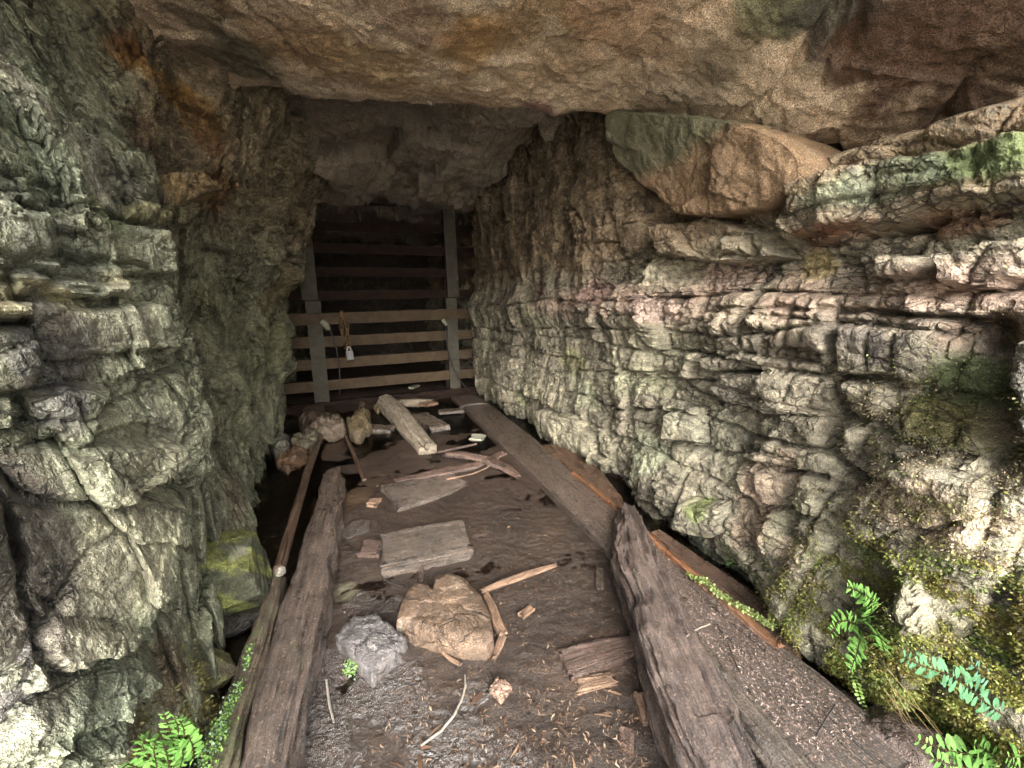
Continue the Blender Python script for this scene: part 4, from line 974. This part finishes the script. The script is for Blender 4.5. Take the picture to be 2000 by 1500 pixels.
wood('wood_stub', 'upright split stub of brown wood between heart rock and short plank', 'stub', line([(826, 1096), (824, 1112), (822, 1134)], .016, .007), M['splinter'], ring=12, rough=.002, seed=46)
wood('needle', 'straight black needle stuck to the long red brown plank', 'twig', line([(1421, 1256), (1432, 1284), (1444, 1312)], .045, .0016), M['cable'], ring=6, seed=47, n=20)
wood('long_needle', 'long black stalk lying on the near end of the long plank', 'twig', line([(1632, 1376), (1614, 1402), (1594, 1436)], .045, .0016), M['cable'], ring=6, seed=48, n=20)
slabw('red_plank_piece', 'flat reddish plank piece in the mud beside the rotten timber', 'plank', [((1088, 1268), (1118, 1322)), ((1165, 1252), (1180, 1296)), ((1238, 1238), (1246, 1268))], .024, .022, M['splinter'], 50, n=90)
slabw('pink_wood_piece', 'pinkish scrap of wood below the flat reddish plank piece', 'wood chip', [((1124, 1328), (1140, 1352)), ((1196, 1314), (1194, 1338))], .014, .012, M['pale'], 51, jag=.02)
slabw('yellow_board_piece', 'yellowish scrap of board tucked under the rotten timber', 'wood chip', [((1236, 1352), (1280, 1350)), ((1256, 1408), (1300, 1412))], .016, .014, M['pale'], 52, jag=.012)
slabw('tan_chip', 'tan rectangular chip on the mud below the yellowish scrap', 'wood chip', [((1212, 1424), (1238, 1424)), ((1211, 1468), (1232, 1474))], .014, .01, M['splinter'], 53, jag=.01)
slabw('curled_chip', 'curled tan chip between the heart rock and the flat reddish plank piece', 'wood chip', [((1014, 1198), (1022, 1206)), ((1034, 1180), (1044, 1190))], .016, .008, M['pale'], 54, jag=.01)
slabw('brown_flake', 'thin brown flake at the foot of the black shaded timber side', 'wood chip', [((1166, 1110), (1176, 1110)), ((1168, 1150), (1178, 1146))], .013, .006, M['wetplank'], 55, jag=.01)

# ================================================================== STONES
def st(name, label, outline, z, colr, seed, **kw):
    o = stone(name, outline, z, M['stone_wet'], colr, seed, **kw); tag(o, label, kw.get('cat', 'rock')); return o
st('flat_rock', 'large flat heart shaped rusty brown rock in the middle of the floor', [(775, 1208), (783, 1180), (796, 1148), (812, 1132), (830, 1137), (843, 1152), (850, 1122), (872, 1114), (902, 1124), (938, 1156), (956, 1190), (962, 1238), (948, 1254), (900, 1250), (850, 1236), (800, 1220)], .065, '#5b4a3b', 3, thick=.095, dens=260, rings=70, dome=.08, fac=.0022)
st('slate_rock', 'smaller angular grey rock beside the large heart shaped rock', [(656, 1238), (690, 1200), (735, 1196), (793, 1243), (772, 1272), (726, 1316), (690, 1278)], .045, '#555150', 8, thick=.065, dens=200, rings=56, dome=.1, fac=.003)
st('pink_stone', 'small pinkish square stone on the mud near the white twig', [(955, 1340), (972, 1321), (1001, 1335), (978, 1364)], .028, '#846c5c', 4, thick=.025, dens=60, rings=24, fac=.004)
RG = 'rocks piled at the foot of the gate'
for k, (lab, out, z, c) in enumerate([
 ('tall reddish brown rock at the back of the pile below the gate upright', [(588, 793), (634, 793), (630, 835), (592, 842)], .15, '#41332b'),
 ('pointed tan rock with flat top on the rock pile by the gate', [(608, 832), (632, 806), (660, 810), (674, 825), (650, 836)], .16, '#5c5042'),
 ('knobbly yellowish rock standing between rock pile and log', [(677, 822), (692, 802), (722, 805), (726, 826), (697, 850), (683, 842)], .12, '#62553f'),
 ('long wedge shaped buff rock at the top of the rusty pipe', [(566, 858), (587, 843), (632, 836), (618, 858), (588, 874)], .12, '#5e5644'),
 ('low orange brown rock at the water edge below the wedge shaped rock', [(539, 899), (566, 876), (604, 871), (600, 889), (560, 913)], .07, '#57412c'),
 ('dark grey rock squeezed against the rough wall at the pile', [(528, 864), (552, 846), (566, 850), (562, 876), (537, 882)], .10, '#575448'),
 ('small yellowish stone touching the far end of the log', [(730, 792), (742, 783), (746, 793), (737, 799)], .06, '#7a6848'),
 ('little brown stone by the gate sill above the knobbly rock', [(700, 790), (706, 784), (713, 789), (709, 797)], .07, '#665442')]):
    z *= .65; o = stone('rubble_rock', out, z, M['stone_wet'], c, 20+k, thick=z+.02, dens=100, rings=40, dome=.5 if k != 1 else .2, fac=.022 if k < 6 else .006)
    tag(o, lab, 'rock', RG)
# boulders against the left wall
p = hit(60, 1400, 'L'); o = boulder('corner_boulder', p+np.array([-.13, -.03, -.03]), (.14, .13, .16), M['wallL'], '#67645f', 71, '#77746e', n=(220, 150)); tag(o, 'speckled grey boulder jutting out low at the mouth beside the fern', 'boulder')
q = onz(425, 1190, .04); o = boulder('mossy_boulder', q+np.array([-.03, .05, .07]), (.13, .14, .15), M['wallL'], '#565845', 73, '#7c8148', n=(200, 140)); tag(o, 'rounded boulder with yellow green algae at the foot of the slabby wall', 'boulder')
q = onz(440, 1225, .0); o = boulder('wet_black_rock', q+np.array([0, .0, .005]), (.13, .05, .03), M['stone_wet'], '#2c2824', 74, n=(120, 80), axes=[[.9, .43, 0], [-.43, .9, 0], [0, 0, 1]]); tag(o, 'wet black rock at the waterline under the rounded boulder', 'rock')
q = onz(400, 1330, .03); o = boulder('damp_rock', q+np.array([-.02, .02, .0]), (.06, .06, .05), M['stone_wet'], '#5b5440', 75, '#6a6c46', n=(100, 70)); tag(o, 'small mossy rock at the wall foot above the fern', 'rock')
q = onz(1735, 1452, .0); o = boulder('muddy_rock', q+np.array([.02, -.02, .01]), (.07, .09, .05), M['stone_wet'], '#6a5a52', 76, n=(120, 80)); tag(o, 'muddy lump of rock at the near end of the long plank', 'rock')
q = onz(1400, 1085, .0); o = boulder('algae_rock', q+np.array([.04, .07, .03]), (.15, .07, .045), M['stone_wet'], '#262822', 77, '#363e2c', n=(150, 100), axes=[[-.45, .9, 0], [-.9, -.45, 0], [0, 0, 1]]); tag(o, 'dark wet rock with green algae at the wall foot behind the orange board', 'rock')

# hanging block under the roof
q1 = hit(1380, 330, 'R')
ax = np.array([T*-1, R, [0, 0, 1.]])
def slab_block(name, outline, b0, depth, mat, c1, c2, seed, label, tilt=0.0, lean=0.0, nr=90, nd=320):
    """block bedded in the wall: outlined face towards the tunnel, bulging, running back into the rock"""
    P = np.array([onb(x, y, b0) for x, y in outline]); c = P.mean(0)
    ang = np.arctan2(P[:, 1]-c[1], P[:, 0]-c[0]); o_ = np.argsort(ang); ang = ang[o_]; Pq = P[o_]-c
    aa = np.concatenate([[ang[-1]-2*np.pi], ang, [ang[0]+2*np.pi]]); pp = np.concatenate([Pq[-1:], Pq, Pq[:1]])
    th = np.linspace(-np.pi, np.pi, nd, endpoint=False); rad_ = np.zeros(nd)
    for i, t in enumerate(th):
        k = min(max(np.searchsorted(aa, t)-1, 0), len(aa)-2); p0, p1 = pp[k], pp[k+1]; d = np.array([math.cos(t), math.sin(t)]); e_ = p1-p0
        den = d[0]*e_[1]-d[1]*e_[0]; rad_[i] = abs((p0[0]*e_[1]-p0[1]*e_[0])/den) if abs(den) > 1e-9 else .1
    k5 = np.ones(7)/7; rad_ = np.convolve(np.concatenate([rad_[-3:], rad_, rad_[:3]]), k5, 'valid')
    s = np.concatenate([np.linspace(.01, .93, nr-30), .93+.07*np.sin(np.linspace(0, 1, 12)*np.pi/2), np.full(18, 1.0)])
    dep = np.concatenate([np.zeros(nr-30), .05*(1-np.cos(np.linspace(0, 1, 12)*np.pi/2)), .05+np.linspace(.01, depth, 18)])
    dep[:nr-30] = 0; 
    A = c[0]+s[:, None]*rad_*np.cos(th); Z = c[1]+s[:, None]*rad_*np.sin(th)
    f, e, i_ = facets(A*3+seed, Z*4, 900+seed, 1.8)
    Bq = b0+dep[:, None] + tilt*(A-c[0]) + lean*(Z-c[1]) - .03*(f-.5) + .012*fbm(A*9, Z*9, 901+seed, 5, .6)
    edge = 1+.05*fbm(np.cos(th)*3+dep[:, None]*8, np.sin(th)*3, 905+seed, 4); A = c[0]+(A-c[0])*edge; Z = c[1]+(Z-c[1])*edge
    V = (A[..., None]*T+Bq[..., None]*R+Z[..., None]*np.array([0, 0, 1.])).reshape(-1, 3)
    n = len(s); i = np.arange(n-1)[:, None]*nd; j = np.arange(nd)[None]; j2 = (j+1) % nd
    F = np.stack([i+j, i+nd+j, i+nd+j2, i+j2], -1).reshape(-1, 4)
    kk = sstep(.02, .1, Z-c[1]+.05*fbm(A*5, Z*5, 907+seed, 4)).reshape(-1, 1)
    col = np.tile(lin(c1), (len(V), 1))*(1-kk)+lin(c2)*kk
    o = mesh_np(name, V, F, mat, col=col); tag(o, label, 'boulder'); return o
slab_block('hanging_block', [(1212, 222), (1330, 225), (1470, 240), (1570, 290), (1565, 345), (1510, 385), (1465, 405), (1385, 418), (1305, 418), (1275, 390), (1235, 345), (1208, 308)], 1.16, .6, M['ceil'], '#806950', '#686650', 3, 'big orange brown block wedged under the roof over the bedded wall', lean=-.32)

# ================================================================== LITTER (uncountable)
def flakes(name, n, sampler, size, cols, lab, mat, seed, stick=.5, tilt=.25):
    rg = np.random.default_rng(seed); C = sampler(rg, n); n = len(C)
    L_ = size[0]*(.35+rg.random(n)**2.2*2.2); w = L_*(.10+.3*rg.random(n)**2); th = rg.random(n)*np.pi
    d = np.stack([np.cos(th), np.sin(th), tilt*(rg.random(n)-.5)], -1); s = np.stack([-np.sin(th), np.cos(th), tilt*(rg.random(n)-.5)], -1)
    bend = rg.normal(0, .18, n)[:, None]*w[:, None]*s*3
    up_ = np.array([0, 0, .0012])
    A = C-d*L_[:, None]/2; B = C+d*L_[:, None]/2; m = s*w[:, None]/2
    V = np.stack([A-m*.3, A+m*.3, C+m+bend+up_, B+m*.4, B-m*.4, C-m+bend+up_], 1).reshape(-1, 3)
    i = np.arange(n)[:, None]*6
    F = np.concatenate([i+np.array([[0, 5, 2, 1]]), i+np.array([[5, 4, 3, 2]])])
    cc = np.array([lin(c) for c in cols])[rg.integers(0, len(cols), n)]*(.6+.8*rg.random((n, 1)))
    o = mesh_np(name, V, F, mat, col=np.repeat(cc, 6, 0), smooth=False); tag(o, lab, 'litter', kind='stuff'); return o
def s_floor(rg, n):
    px = 560+rg.random(n)*860; py = 1040+rg.random(n)**.8*520
    keep = rg.random(n) < np.clip(.25+.9*sstep(800, 1150, px)+.2*(py > 1300), 0, 1)
    keep &= (noise2(px/60, py/60, 5) > -.25) & (px > 1000-.9*(py-900)*.55) & (px < 1190+(py-1060)*.42)
    P = np.array([onz(x, y, 0) for x, y in zip(px[keep], py[keep])]); P[:, 2] = ground_h(P[:, 0], P[:, 1])+.003; return P
flakes('wood_litter', 15000, s_floor, (.0055,), ['#75614e', '#55453a', '#8a7866', '#4a3a30', '#261e19', '#3e322a', '#665040'], 'fine wood flakes and needles strewn over the mud', M['flake'], 31)
flakes('coarse_litter', 170, s_floor, (.018,), ['#7d6450', '#614836', '#705848', '#4c3a2e'], 'larger wood slivers scattered among the fine flakes', M['flake'], 32)
def s_far(rg, n):
    px = 600+rg.random(n)*520; py = 860+rg.random(n)*200
    P = np.array([onz(x, y, 0) for x, y in zip(px, py)]); g = ground_h(P[:, 0], P[:, 1]); P[:, 2] = np.maximum(g, 0)+.002; k = noise2(P[:, 0]*4, P[:, 1]*4, 8) > .1; return P[k]
flakes('floating_litter', 900, s_far, (.007,), ['#8a6c50', '#5a4232', '#a58a6a', '#2e221a'], 'sparse flecks of wood on the puddle', M['flake'], 33)
def s_board(rg, n):
    P = []
    L0 = [(907, 797), (1190, 1075), (1370, 1262), (1560, 1500)]; R0 = [(951, 784), (1215, 1008), (1430, 1190), (1745, 1430)]
    for _ in range(n):
        t = rg.random()**.6*2.999; i = int(t); f = t-i; s = .04+.92*rg.random()
        l = np.array(L0[i])*(1-f)+np.array(L0[i+1])*f; r = np.array(R0[i])*(1-f)+np.array(R0[i+1])*f; q = l*(1-s)+r*s
        P.append(onz(q[0], q[1], .040))
    return np.array(P)
flakes('plank_litter', 7000, s_board, (.0035,), ['#6a564e', '#96837a', '#ae9c92', '#40332e'], 'needles covering the long red brown plank, the palest painted as wet glints', M['flake'], 34)  # palest flake colours put wet glints into the litter

# ================================================================== MOSS
def moss(name, spots, n, lab, cols, seed, side='R', size=.007, hang=.5):
    rg = np.random.default_rng(seed); PP, aa, zz, DD, sg = (PR, aR, zR, DR_, -1) if side == 'R' else (PL, aL, zL, DL_, 1)
    out = []; cl = []
    wsum = sum(s[2]*s[3]*s[4] for s in spots)
    for (px, py, rx, ry, wt) in spots:
        c = hit(px, py, side); m = int(n*rx*ry*wt/wsum); t_ = np.linalg.norm(c-CAM)
        sa = rx/740*t_*1.2; sz = ry/740*t_
        a = c@T+rg.normal(0, .5, m)*sa; z = c[2]+rg.normal(0, .5, m)*sz
        keep = (noise2(a*16+3, z*16, seed) + .5*noise2(a*50, z*50, seed+1) > -.12+.1*rg.random(m)); a = a[keep]; z = z[keep]
        i = np.clip(np.searchsorted(aa, a), 1, len(aa)-2); j = np.clip(np.searchsorted(zz, z), 1, len(zz)-2)
        P = PP[i, j]; du = PP[i+1, j]-PP[i-1, j]; dv = PP[i, j+1]-PP[i, j-1]; N = np.cross(du, dv); N /= np.linalg.norm(N, axis=1)[:, None]+1e-9
        N *= np.sign((N@R)*sg)[:, None]; out.append(np.concatenate([P, N], 1)[P[:, 2] > -.02])
    Q = np.concatenate(out); m = len(Q); P = Q[:, :3]; N = Q[:, 3:]
    dr = N*.7+rg.normal(0, .45, (m, 3)); dr[:, 2] -= hang*rg.random(m); dr /= np.linalg.norm(dr, axis=1)[:, None]
    sd_ = np.cross(dr, rg.normal(0, 1, (m, 3))); sd_ /= np.linalg.norm(sd_, axis=1)[:, None]+1e-9
    L_ = (size*(.5+1.3*rg.random(m)**2))[:, None]; w = L_*.28; P = P+N*(.012*rg.random(m)[:, None]**1.5)+rg.normal(0, .002, (m, 3))
    V = np.stack([P-sd_*w*.2, P+dr*L_*.5-sd_*w, P+dr*L_, P+dr*L_*.5+sd_*w], 1).reshape(-1, 3)
    F = np.arange(m)[:, None]*4+np.arange(4)[None]
    t = noise2(P[:, 0]*18+P[:, 1]*9, P[:, 2]*22, seed+5)*.5+.5+rg.normal(0, .12, m); cs = np.array([lin(c) for c in cols]); t = np.clip(t, 0, .999)*(len(cs)-1); i = t.astype(int); f = (t-i)[:, None]
    cc = (cs[i]*(1-f)+cs[np.minimum(i+1, len(cs)-1)]*f)*(.8+.4*rg.random((m, 1)))
    o = mesh_np(name, V, F, M['moss'], col=np.repeat(cc, 4, 0), smooth=False); tag(o, lab, 'moss', kind='stuff')
moss('moss', [(1880, 1400, 150, 120, 1.0), (1760, 1400, 100, 110, .9), (1930, 1230, 90, 110, .9), (1700, 1290, 90, 60, .5), (1850, 1180, 110, 80, .7), (1640, 1180, 70, 90, .5), (1960, 1440, 60, 90, 1.0), (1800, 1480, 120, 40, 1.0)], 115000,
     'yellow green moss mat hanging on the rock around the ferns', ['#5a4a2c', '#6e6434', '#878642', '#788442', '#5c6a34', '#465030'], 41, size=.0048)
moss('dry_moss', [(1830, 955, 110, 50, 1.0), (1760, 1010, 60, 40, .5), (1850, 800, 80, 60, .5), (1720, 810, 50, 40, .5), (1620, 1060, 60, 60, .4), (1600, 1150, 60, 50, .6), (1880, 1090, 80, 50, .4), (1700, 1150, 80, 40, .5)], 30000,
     'dry buff moss on the ledges of the bedded wall', ['#70634f', '#82745f', '#8a7c66', '#66603f', '#6a6a46', '#584b38'], 42, size=.0042)
moss('wall_moss', [(1870, 760, 50, 90, 1.0), (1900, 820, 50, 60, .8), (1560, 880, 50, 40, .25), (1730, 860, 50, 40, .6), (1580, 1070, 40, 30, .4), (1440, 1080, 60, 30, .5)], 4500,
     'short green moss film on the shaded rock beside the dark crack', ['#4c5a2c', '#6c7c3c', '#88904c', '#5c5c34'], 43, size=.0035)
moss('low_moss', [(420, 1380, 50, 40, .6), (430, 1440, 60, 50, 1.0), (330, 1470, 80, 40, .6), (380, 1330, 40, 30, .5), (250, 1490, 60, 30, .6)], 8000, 'brown green moss at the foot of the slabby wall behind the fern', ['#4a3c28', '#6b6438', '#7f7c44', '#5c6a34'], 44, side='L', size=.005)
def moss_floor(name, runs, n, lab, cols, seed, size=.005):
    rg = np.random.default_rng(seed); out = []
    for (p0, p1, wpx, z, wt) in runs:
        m = int(n*wt); t = rg.random(m); keep = noise2(t*9+seed, t*0+p0[0], seed) > -.2; t = t[keep]
        x = p0[0]+(p1[0]-p0[0])*t+rg.normal(0, .5, len(t))*wpx; y = p0[1]+(p1[1]-p0[1])*t+rg.normal(0, .5, len(t))*wpx*.6
        out.append(np.array([onz(a, b, z) for a, b in zip(x, y)]))
    P = np.concatenate(out); m = len(P)
    dr = rg.normal(0, .6, (m, 3)); dr[:, 2] = .3+rg.random(m); dr /= np.linalg.norm(dr, axis=1)[:, None]; s_ = np.cross(dr, rg.normal(0, 1, (m, 3))); s_ /= np.linalg.norm(s_, axis=1)[:, None]
    L_ = (size*(.5+rg.random(m)))[:, None]; w = L_*.35
    V = np.stack([P-s_*w*.3, P+dr*L_*.5-s_*w, P+dr*L_, P+dr*L_*.5+s_*w], 1).reshape(-1, 3)
    cs = np.array([lin(c) for c in cols]); cc = cs[rg.integers(0, len(cs), m)]*(.7+.6*rg.random((m, 1)))
    o = mesh_np(name, V, np.arange(m)[:, None]*4+np.arange(4)[None], M['moss'], col=np.repeat(cc, 4, 0), smooth=False); tag(o, lab, 'moss', kind='stuff')
moss_floor('plank_moss', [((1370, 1130), (1400, 1160), 6, .05, .15), ((1400, 1160), (1510, 1226), 7, .05, .4), ((1340, 1120), (1370, 1140), 4, .05, .1)], 2200, 'feathery pale green moss growing on the orange lath', ['#7c8a4c', '#5f6f38', '#8e9860'], 51, .008)
moss_floor('beam_algae', [((490, 1260), (478, 1310), 6, .085, .2), ((470, 1330), (425, 1430), 12, .085, .3), ((440, 1410), (395, 1500), 20, .085, .4), ((612, 1180), (600, 1215), 8, .075, .2), ((690, 1290), (680, 1320), 14, .02, .2)], 1500, 'tiny bright green liverwort specks on the wet timbers', ['#6a8e42', '#82a252', '#8aa488', '#506e34'], 52, .005)

# ================================================================== FERNS
def frond(name, pts3, parent, n=13, ll=.016, lw=.0075, seed=0, cols=('#56803c', '#6c944a'), taper=.55, face=(0, -1, .3)):
    rg = np.random.default_rng(seed); P, t = resample([list(p) for p in pts3], 80); C, Tn = frame_path(P)
    fv = np.array(face, float); V = []; F = []; col = []
    def put(pts, c):
        b = len(V); V.extend(pts); col.extend([c]*len(pts)); return b
    st_ = lin('#3a2a18'); r = .0009
    for i in range(0, 80, 4):
        c = C[i]; s = np.cross(Tn[i], fv); s /= np.linalg.norm(s)+1e-9; u = np.cross(s, Tn[i])
        put([c+s*r, c+u*r, c-s*r, c-u*r], st_)
    for i in range(19):
        for j in range(4): F.append((i*4+j, i*4+(j+1) % 4, i*4+4+(j+1) % 4, i*4+4+j))
    for k in range(n):
        q = (k+.7)/(n+.2); x = q*t[-1]; idx = min(79, int(q*79)); c = C[idx]; tn = Tn[idx]
        s = np.cross(tn, fv); s /= np.linalg.norm(s)+1e-9; u = np.cross(s, tn); sz = (1-(1-taper)*abs(q-.35)**1.3*1.6)*(1 if q < .85 else .75)
        for sg in (-1, 1):
            if rg.random() < .05: continue
            ax_ = s*sg*.93+tn*(.36+rg.normal(0, .13))+u*rg.normal(0, .30); ax_ /= np.linalg.norm(ax_); wv_ = np.cross(ax_, u); wv_ /= np.linalg.norm(wv_)
            L_ = ll*sz*(.78+.4*rg.random()); w = lw*sz*(.8+.35*rg.random()); cu = rg.normal(.0, .12)
            prof = [(0.06, .10), (.25, .62), (.5, .95), (.75, 1.0), (.93, .72), (1.0, .25)]
            pts = []
            for (a_, b_) in prof: pts.append(c+ax_*L_*a_+wv_*w*.5*b_-u*(.12+cu)*L_*a_*a_)
            for (a_, b_) in prof[::-1]: pts.append(c+ax_*L_*a_-wv_*w*.5*b_-u*(.12+cu)*L_*a_*a_)
            f_ = rg.random(); cc = (lin(cols[0])*(1-f_)+lin(cols[1])*f_)*(.7+.5*rg.random())
            b = put(pts, cc); m_ = len(prof)
            for i in range(m_-1): F.append((b+i, b+i+1, b+2*m_-2-i, b+2*m_-1-i))
    mesh_np(name, np.array(V), F, M['leaf'], parent, col=np.array(col), smooth=False)
def fern(label, base, fronds, side, seed, off=.03, cols=('#56803c', '#6c944a'), **kw):
    """fronds: pixel tracks; they spring clear of the rock at the base and arch outwards"""
    b3 = hit(*base, side); sg = -1 if side == 'R' else 1
    t0 = np.linalg.norm(b3-CAM); vb = (CAM-b3)/t0
    th_ = thing('fern', label, 'fern', tuple(b3))
    dcam = t0*ray(*base)[1]/np.linalg.norm(ray(*base))
    for k, tr in enumerate(fronds):
        pts = []
        D0 = (b3@np.array([0, CT, -ST]))-CAMZ*(-ST)
        for i, (x, y) in enumerate(tr):
            d = ray(x, y); f = i/(len(tr)-1)
            dep = D0 - off*(.5+1.3*f) ; q = CAM + d*dep         # ray() has unit depth along the view axis
            pts.append(q)
        frond('frond', pts, th_, seed=seed*10+k, cols=cols, face=(-.1, -.9, .45) if side == 'R' else (.2, -.7, .6), **kw)
    return th_
fern('bright green fern with four drooping fronds above the yellow moss', (1690, 1200), [[(1692, 1200), (1700, 1185), (1692, 1165), (1672, 1152), (1652, 1147)], [(1690, 1215), (1702, 1195), (1704, 1175), (1690, 1158)], [(1676, 1222), (1655, 1212), (1635, 1216), (1622, 1240)], [(1679, 1226), (1680, 1250), (1672, 1280), (1662, 1309)], [(1686, 1212), (1705, 1225), (1720, 1248), (1730, 1279)]], 'R', 3, ll=.021, lw=.0115, n=19, off=.075)
fern('single long bluish green fern frond arching over the moss', (1950, 1400), [[(1960, 1398), (1925, 1372), (1895, 1345), (1855, 1318), (1800, 1300), (1762, 1282)]], 'R', 4, n=26, ll=.026, lw=.012, cols=('#447050', '#548058'))
fern('fern with bright round leaflets at the bottom edge by the plank end', (1940, 1495), [[(1950, 1490), (1905, 1474), (1850, 1466), (1790, 1446)], [(1955, 1510), (1945, 1480), (1920, 1462), (1900, 1452)], [(1930, 1530), (1890, 1500), (1850, 1492), (1820, 1480)]], 'R', 5, n=14, ll=.026, lw=.014)
fern('small fern sprig in the bottom corner past the round leaflets', (1985, 1490), [[(2005, 1500), (1985, 1482), (1965, 1478)], [(2010, 1515), (1990, 1500), (1975, 1492)]], 'R', 6, n=5, ll=.022, lw=.012)
fern('thin trailing fern sprig below the four fronds', (1672, 1320), [[(1666, 1316), (1674, 1340), (1680, 1362), (1692, 1390)]], 'R', 7, n=10, ll=.010, lw=.006, cols=('#6c8c3c', '#84a850'))
fern('tiny fern sprout on the dark algae rock at the wall foot', (1426, 1090), [[(1426, 1106), (1424, 1096), (1428, 1086)], [(1426, 1106), (1430, 1100), (1436, 1096)]], 'R', 8, n=4, ll=.012, lw=.007)
fern('pale bluish fern tip in the moss beside the long frond', (1925, 1300), [[(1935, 1330), (1915, 1315), (1895, 1290)]], 'R', 9, n=6, ll=.018, lw=.010, cols=('#4c7a68', '#5c8870'))
fern('bushy bright green fern growing from the wall foot next to the mossy plank', (310, 1490), [
 [(330, 1500), (340, 1460), (332, 1425), (318, 1392)], [(335, 1500), (350, 1455), (348, 1420), (338, 1396)], [(345, 1500), (362, 1450), (358, 1420), (350, 1406)], [(348, 1415), (365, 1430), (376, 1455), (380, 1485)], [(345, 1425), (355, 1450), (358, 1475), (352, 1500)],
 [(315, 1500), (305, 1465), (285, 1445), (264, 1446)], [(300, 1510), (290, 1480), (278, 1455), (285, 1438)], [(300, 1530), (270, 1500), (250, 1492), (232, 1505)], [(310, 1520), (305, 1490), (300, 1465), (305, 1445)], [(320, 1525), (330, 1495), (325, 1470), (318, 1450)]], 'L', 10, n=14, ll=.016, lw=.0085, off=.04)
# dry stalks
sg_ = thing('dry_grass', 'dry straw coloured stalks sweeping down out of the moss', 'grass tuft', tuple(hit(1760, 1380, 'R')))
rg_ = np.random.default_rng(5)
for k in range(10):
    x0 = 1700+rg_.random()*60; y0 = 1290+rg_.random()*70; x1 = x0+60+rg_.random()*90; y1 = y0+110+rg_.random()*70
    b = hit(x0, y0, 'R'); dep = (b-CAM)@np.array([0, CT, -ST])-.02
    pts = [CAM+ray(x0+(x1-x0)*f+18*math.sin(f*3)*(rg_.random()-.3), y0+(y1-y0)*f)*(dep-.10*f) for f in (0, .33, .66, 1)]
    tube('stalk', pts, [.0009, .0008, .0006, .0003], M['straw'], sg_, n=24, ring=5)


# ------------------------------------------------------------------ light
wd = bpy.data.worlds.new('World'); SC.world = wd; wd.use_nodes = True
nt = wd.node_tree; bg = nt.nodes['Background']
sky = nt.nodes.new('ShaderNodeTexSky'); sky.sky_type = 'NISHITA'; sky.sun_disc = False
SUN_EL, SUN_AZ = rad(31), rad(168)          # azimuth of the sun, clockwise from +Y : behind the camera
sky.sun_elevation = SUN_EL; sky.sun_rotation = SUN_AZ; sky.dust_density = 4.0; sky.air_density = 1.0; sky.ozone_density = .6
hsv = nt.nodes.new('ShaderNodeHueSaturation'); hsv.inputs['Saturation'].default_value = .35
nt.links.new(sky.outputs[0], hsv.inputs['Color']); nt.links.new(hsv.outputs[0], bg.inputs['Color']); bg.inputs['Strength'].default_value = .15
sl = bpy.data.lights.new('sun', 'SUN'); sl.energy = 1.9; sl.angle = rad(42); sl.color = (1, .96, .9)
so = bpy.data.objects.new('sun', sl); COL.objects.link(so)
from mathutils import Vector
sd_ = Vector((math.sin(SUN_AZ)*math.cos(SUN_EL), math.cos(SUN_AZ)*math.cos(SUN_EL), math.sin(SUN_EL)))
so.rotation_euler = (-sd_).to_track_quat('-Z', 'Y').to_euler()

# ------------------------------------------------------------------ camera
cd = bpy.data.cameras.new('camera'); cam = bpy.data.objects.new('camera', cd); COL.objects.link(cam)
cam.location = (0, 0, CAMZ); cam.rotation_euler = (rad(90)-TH, 0, 0)
cd.sensor_width = 36; cd.lens = 36*FPX/2000; cd.clip_start = .02; cd.clip_end = 300
SC.camera = cam
SC.view_settings.view_transform = 'Standard'; SC.view_settings.look = 'None'; SC.view_settings.gamma = 1
SC.view_settings.exposure = 2.3
SC.cycles.use_denoising = True; SC.cycles.use_adaptive_sampling = True; SC.cycles.adaptive_threshold = .03
SC.cycles.max_bounces = 6; SC.cycles.diffuse_bounces = 4; SC.cycles.transparent_max_bounces = 8
SC.cycles.sample_clamp_indirect = 8
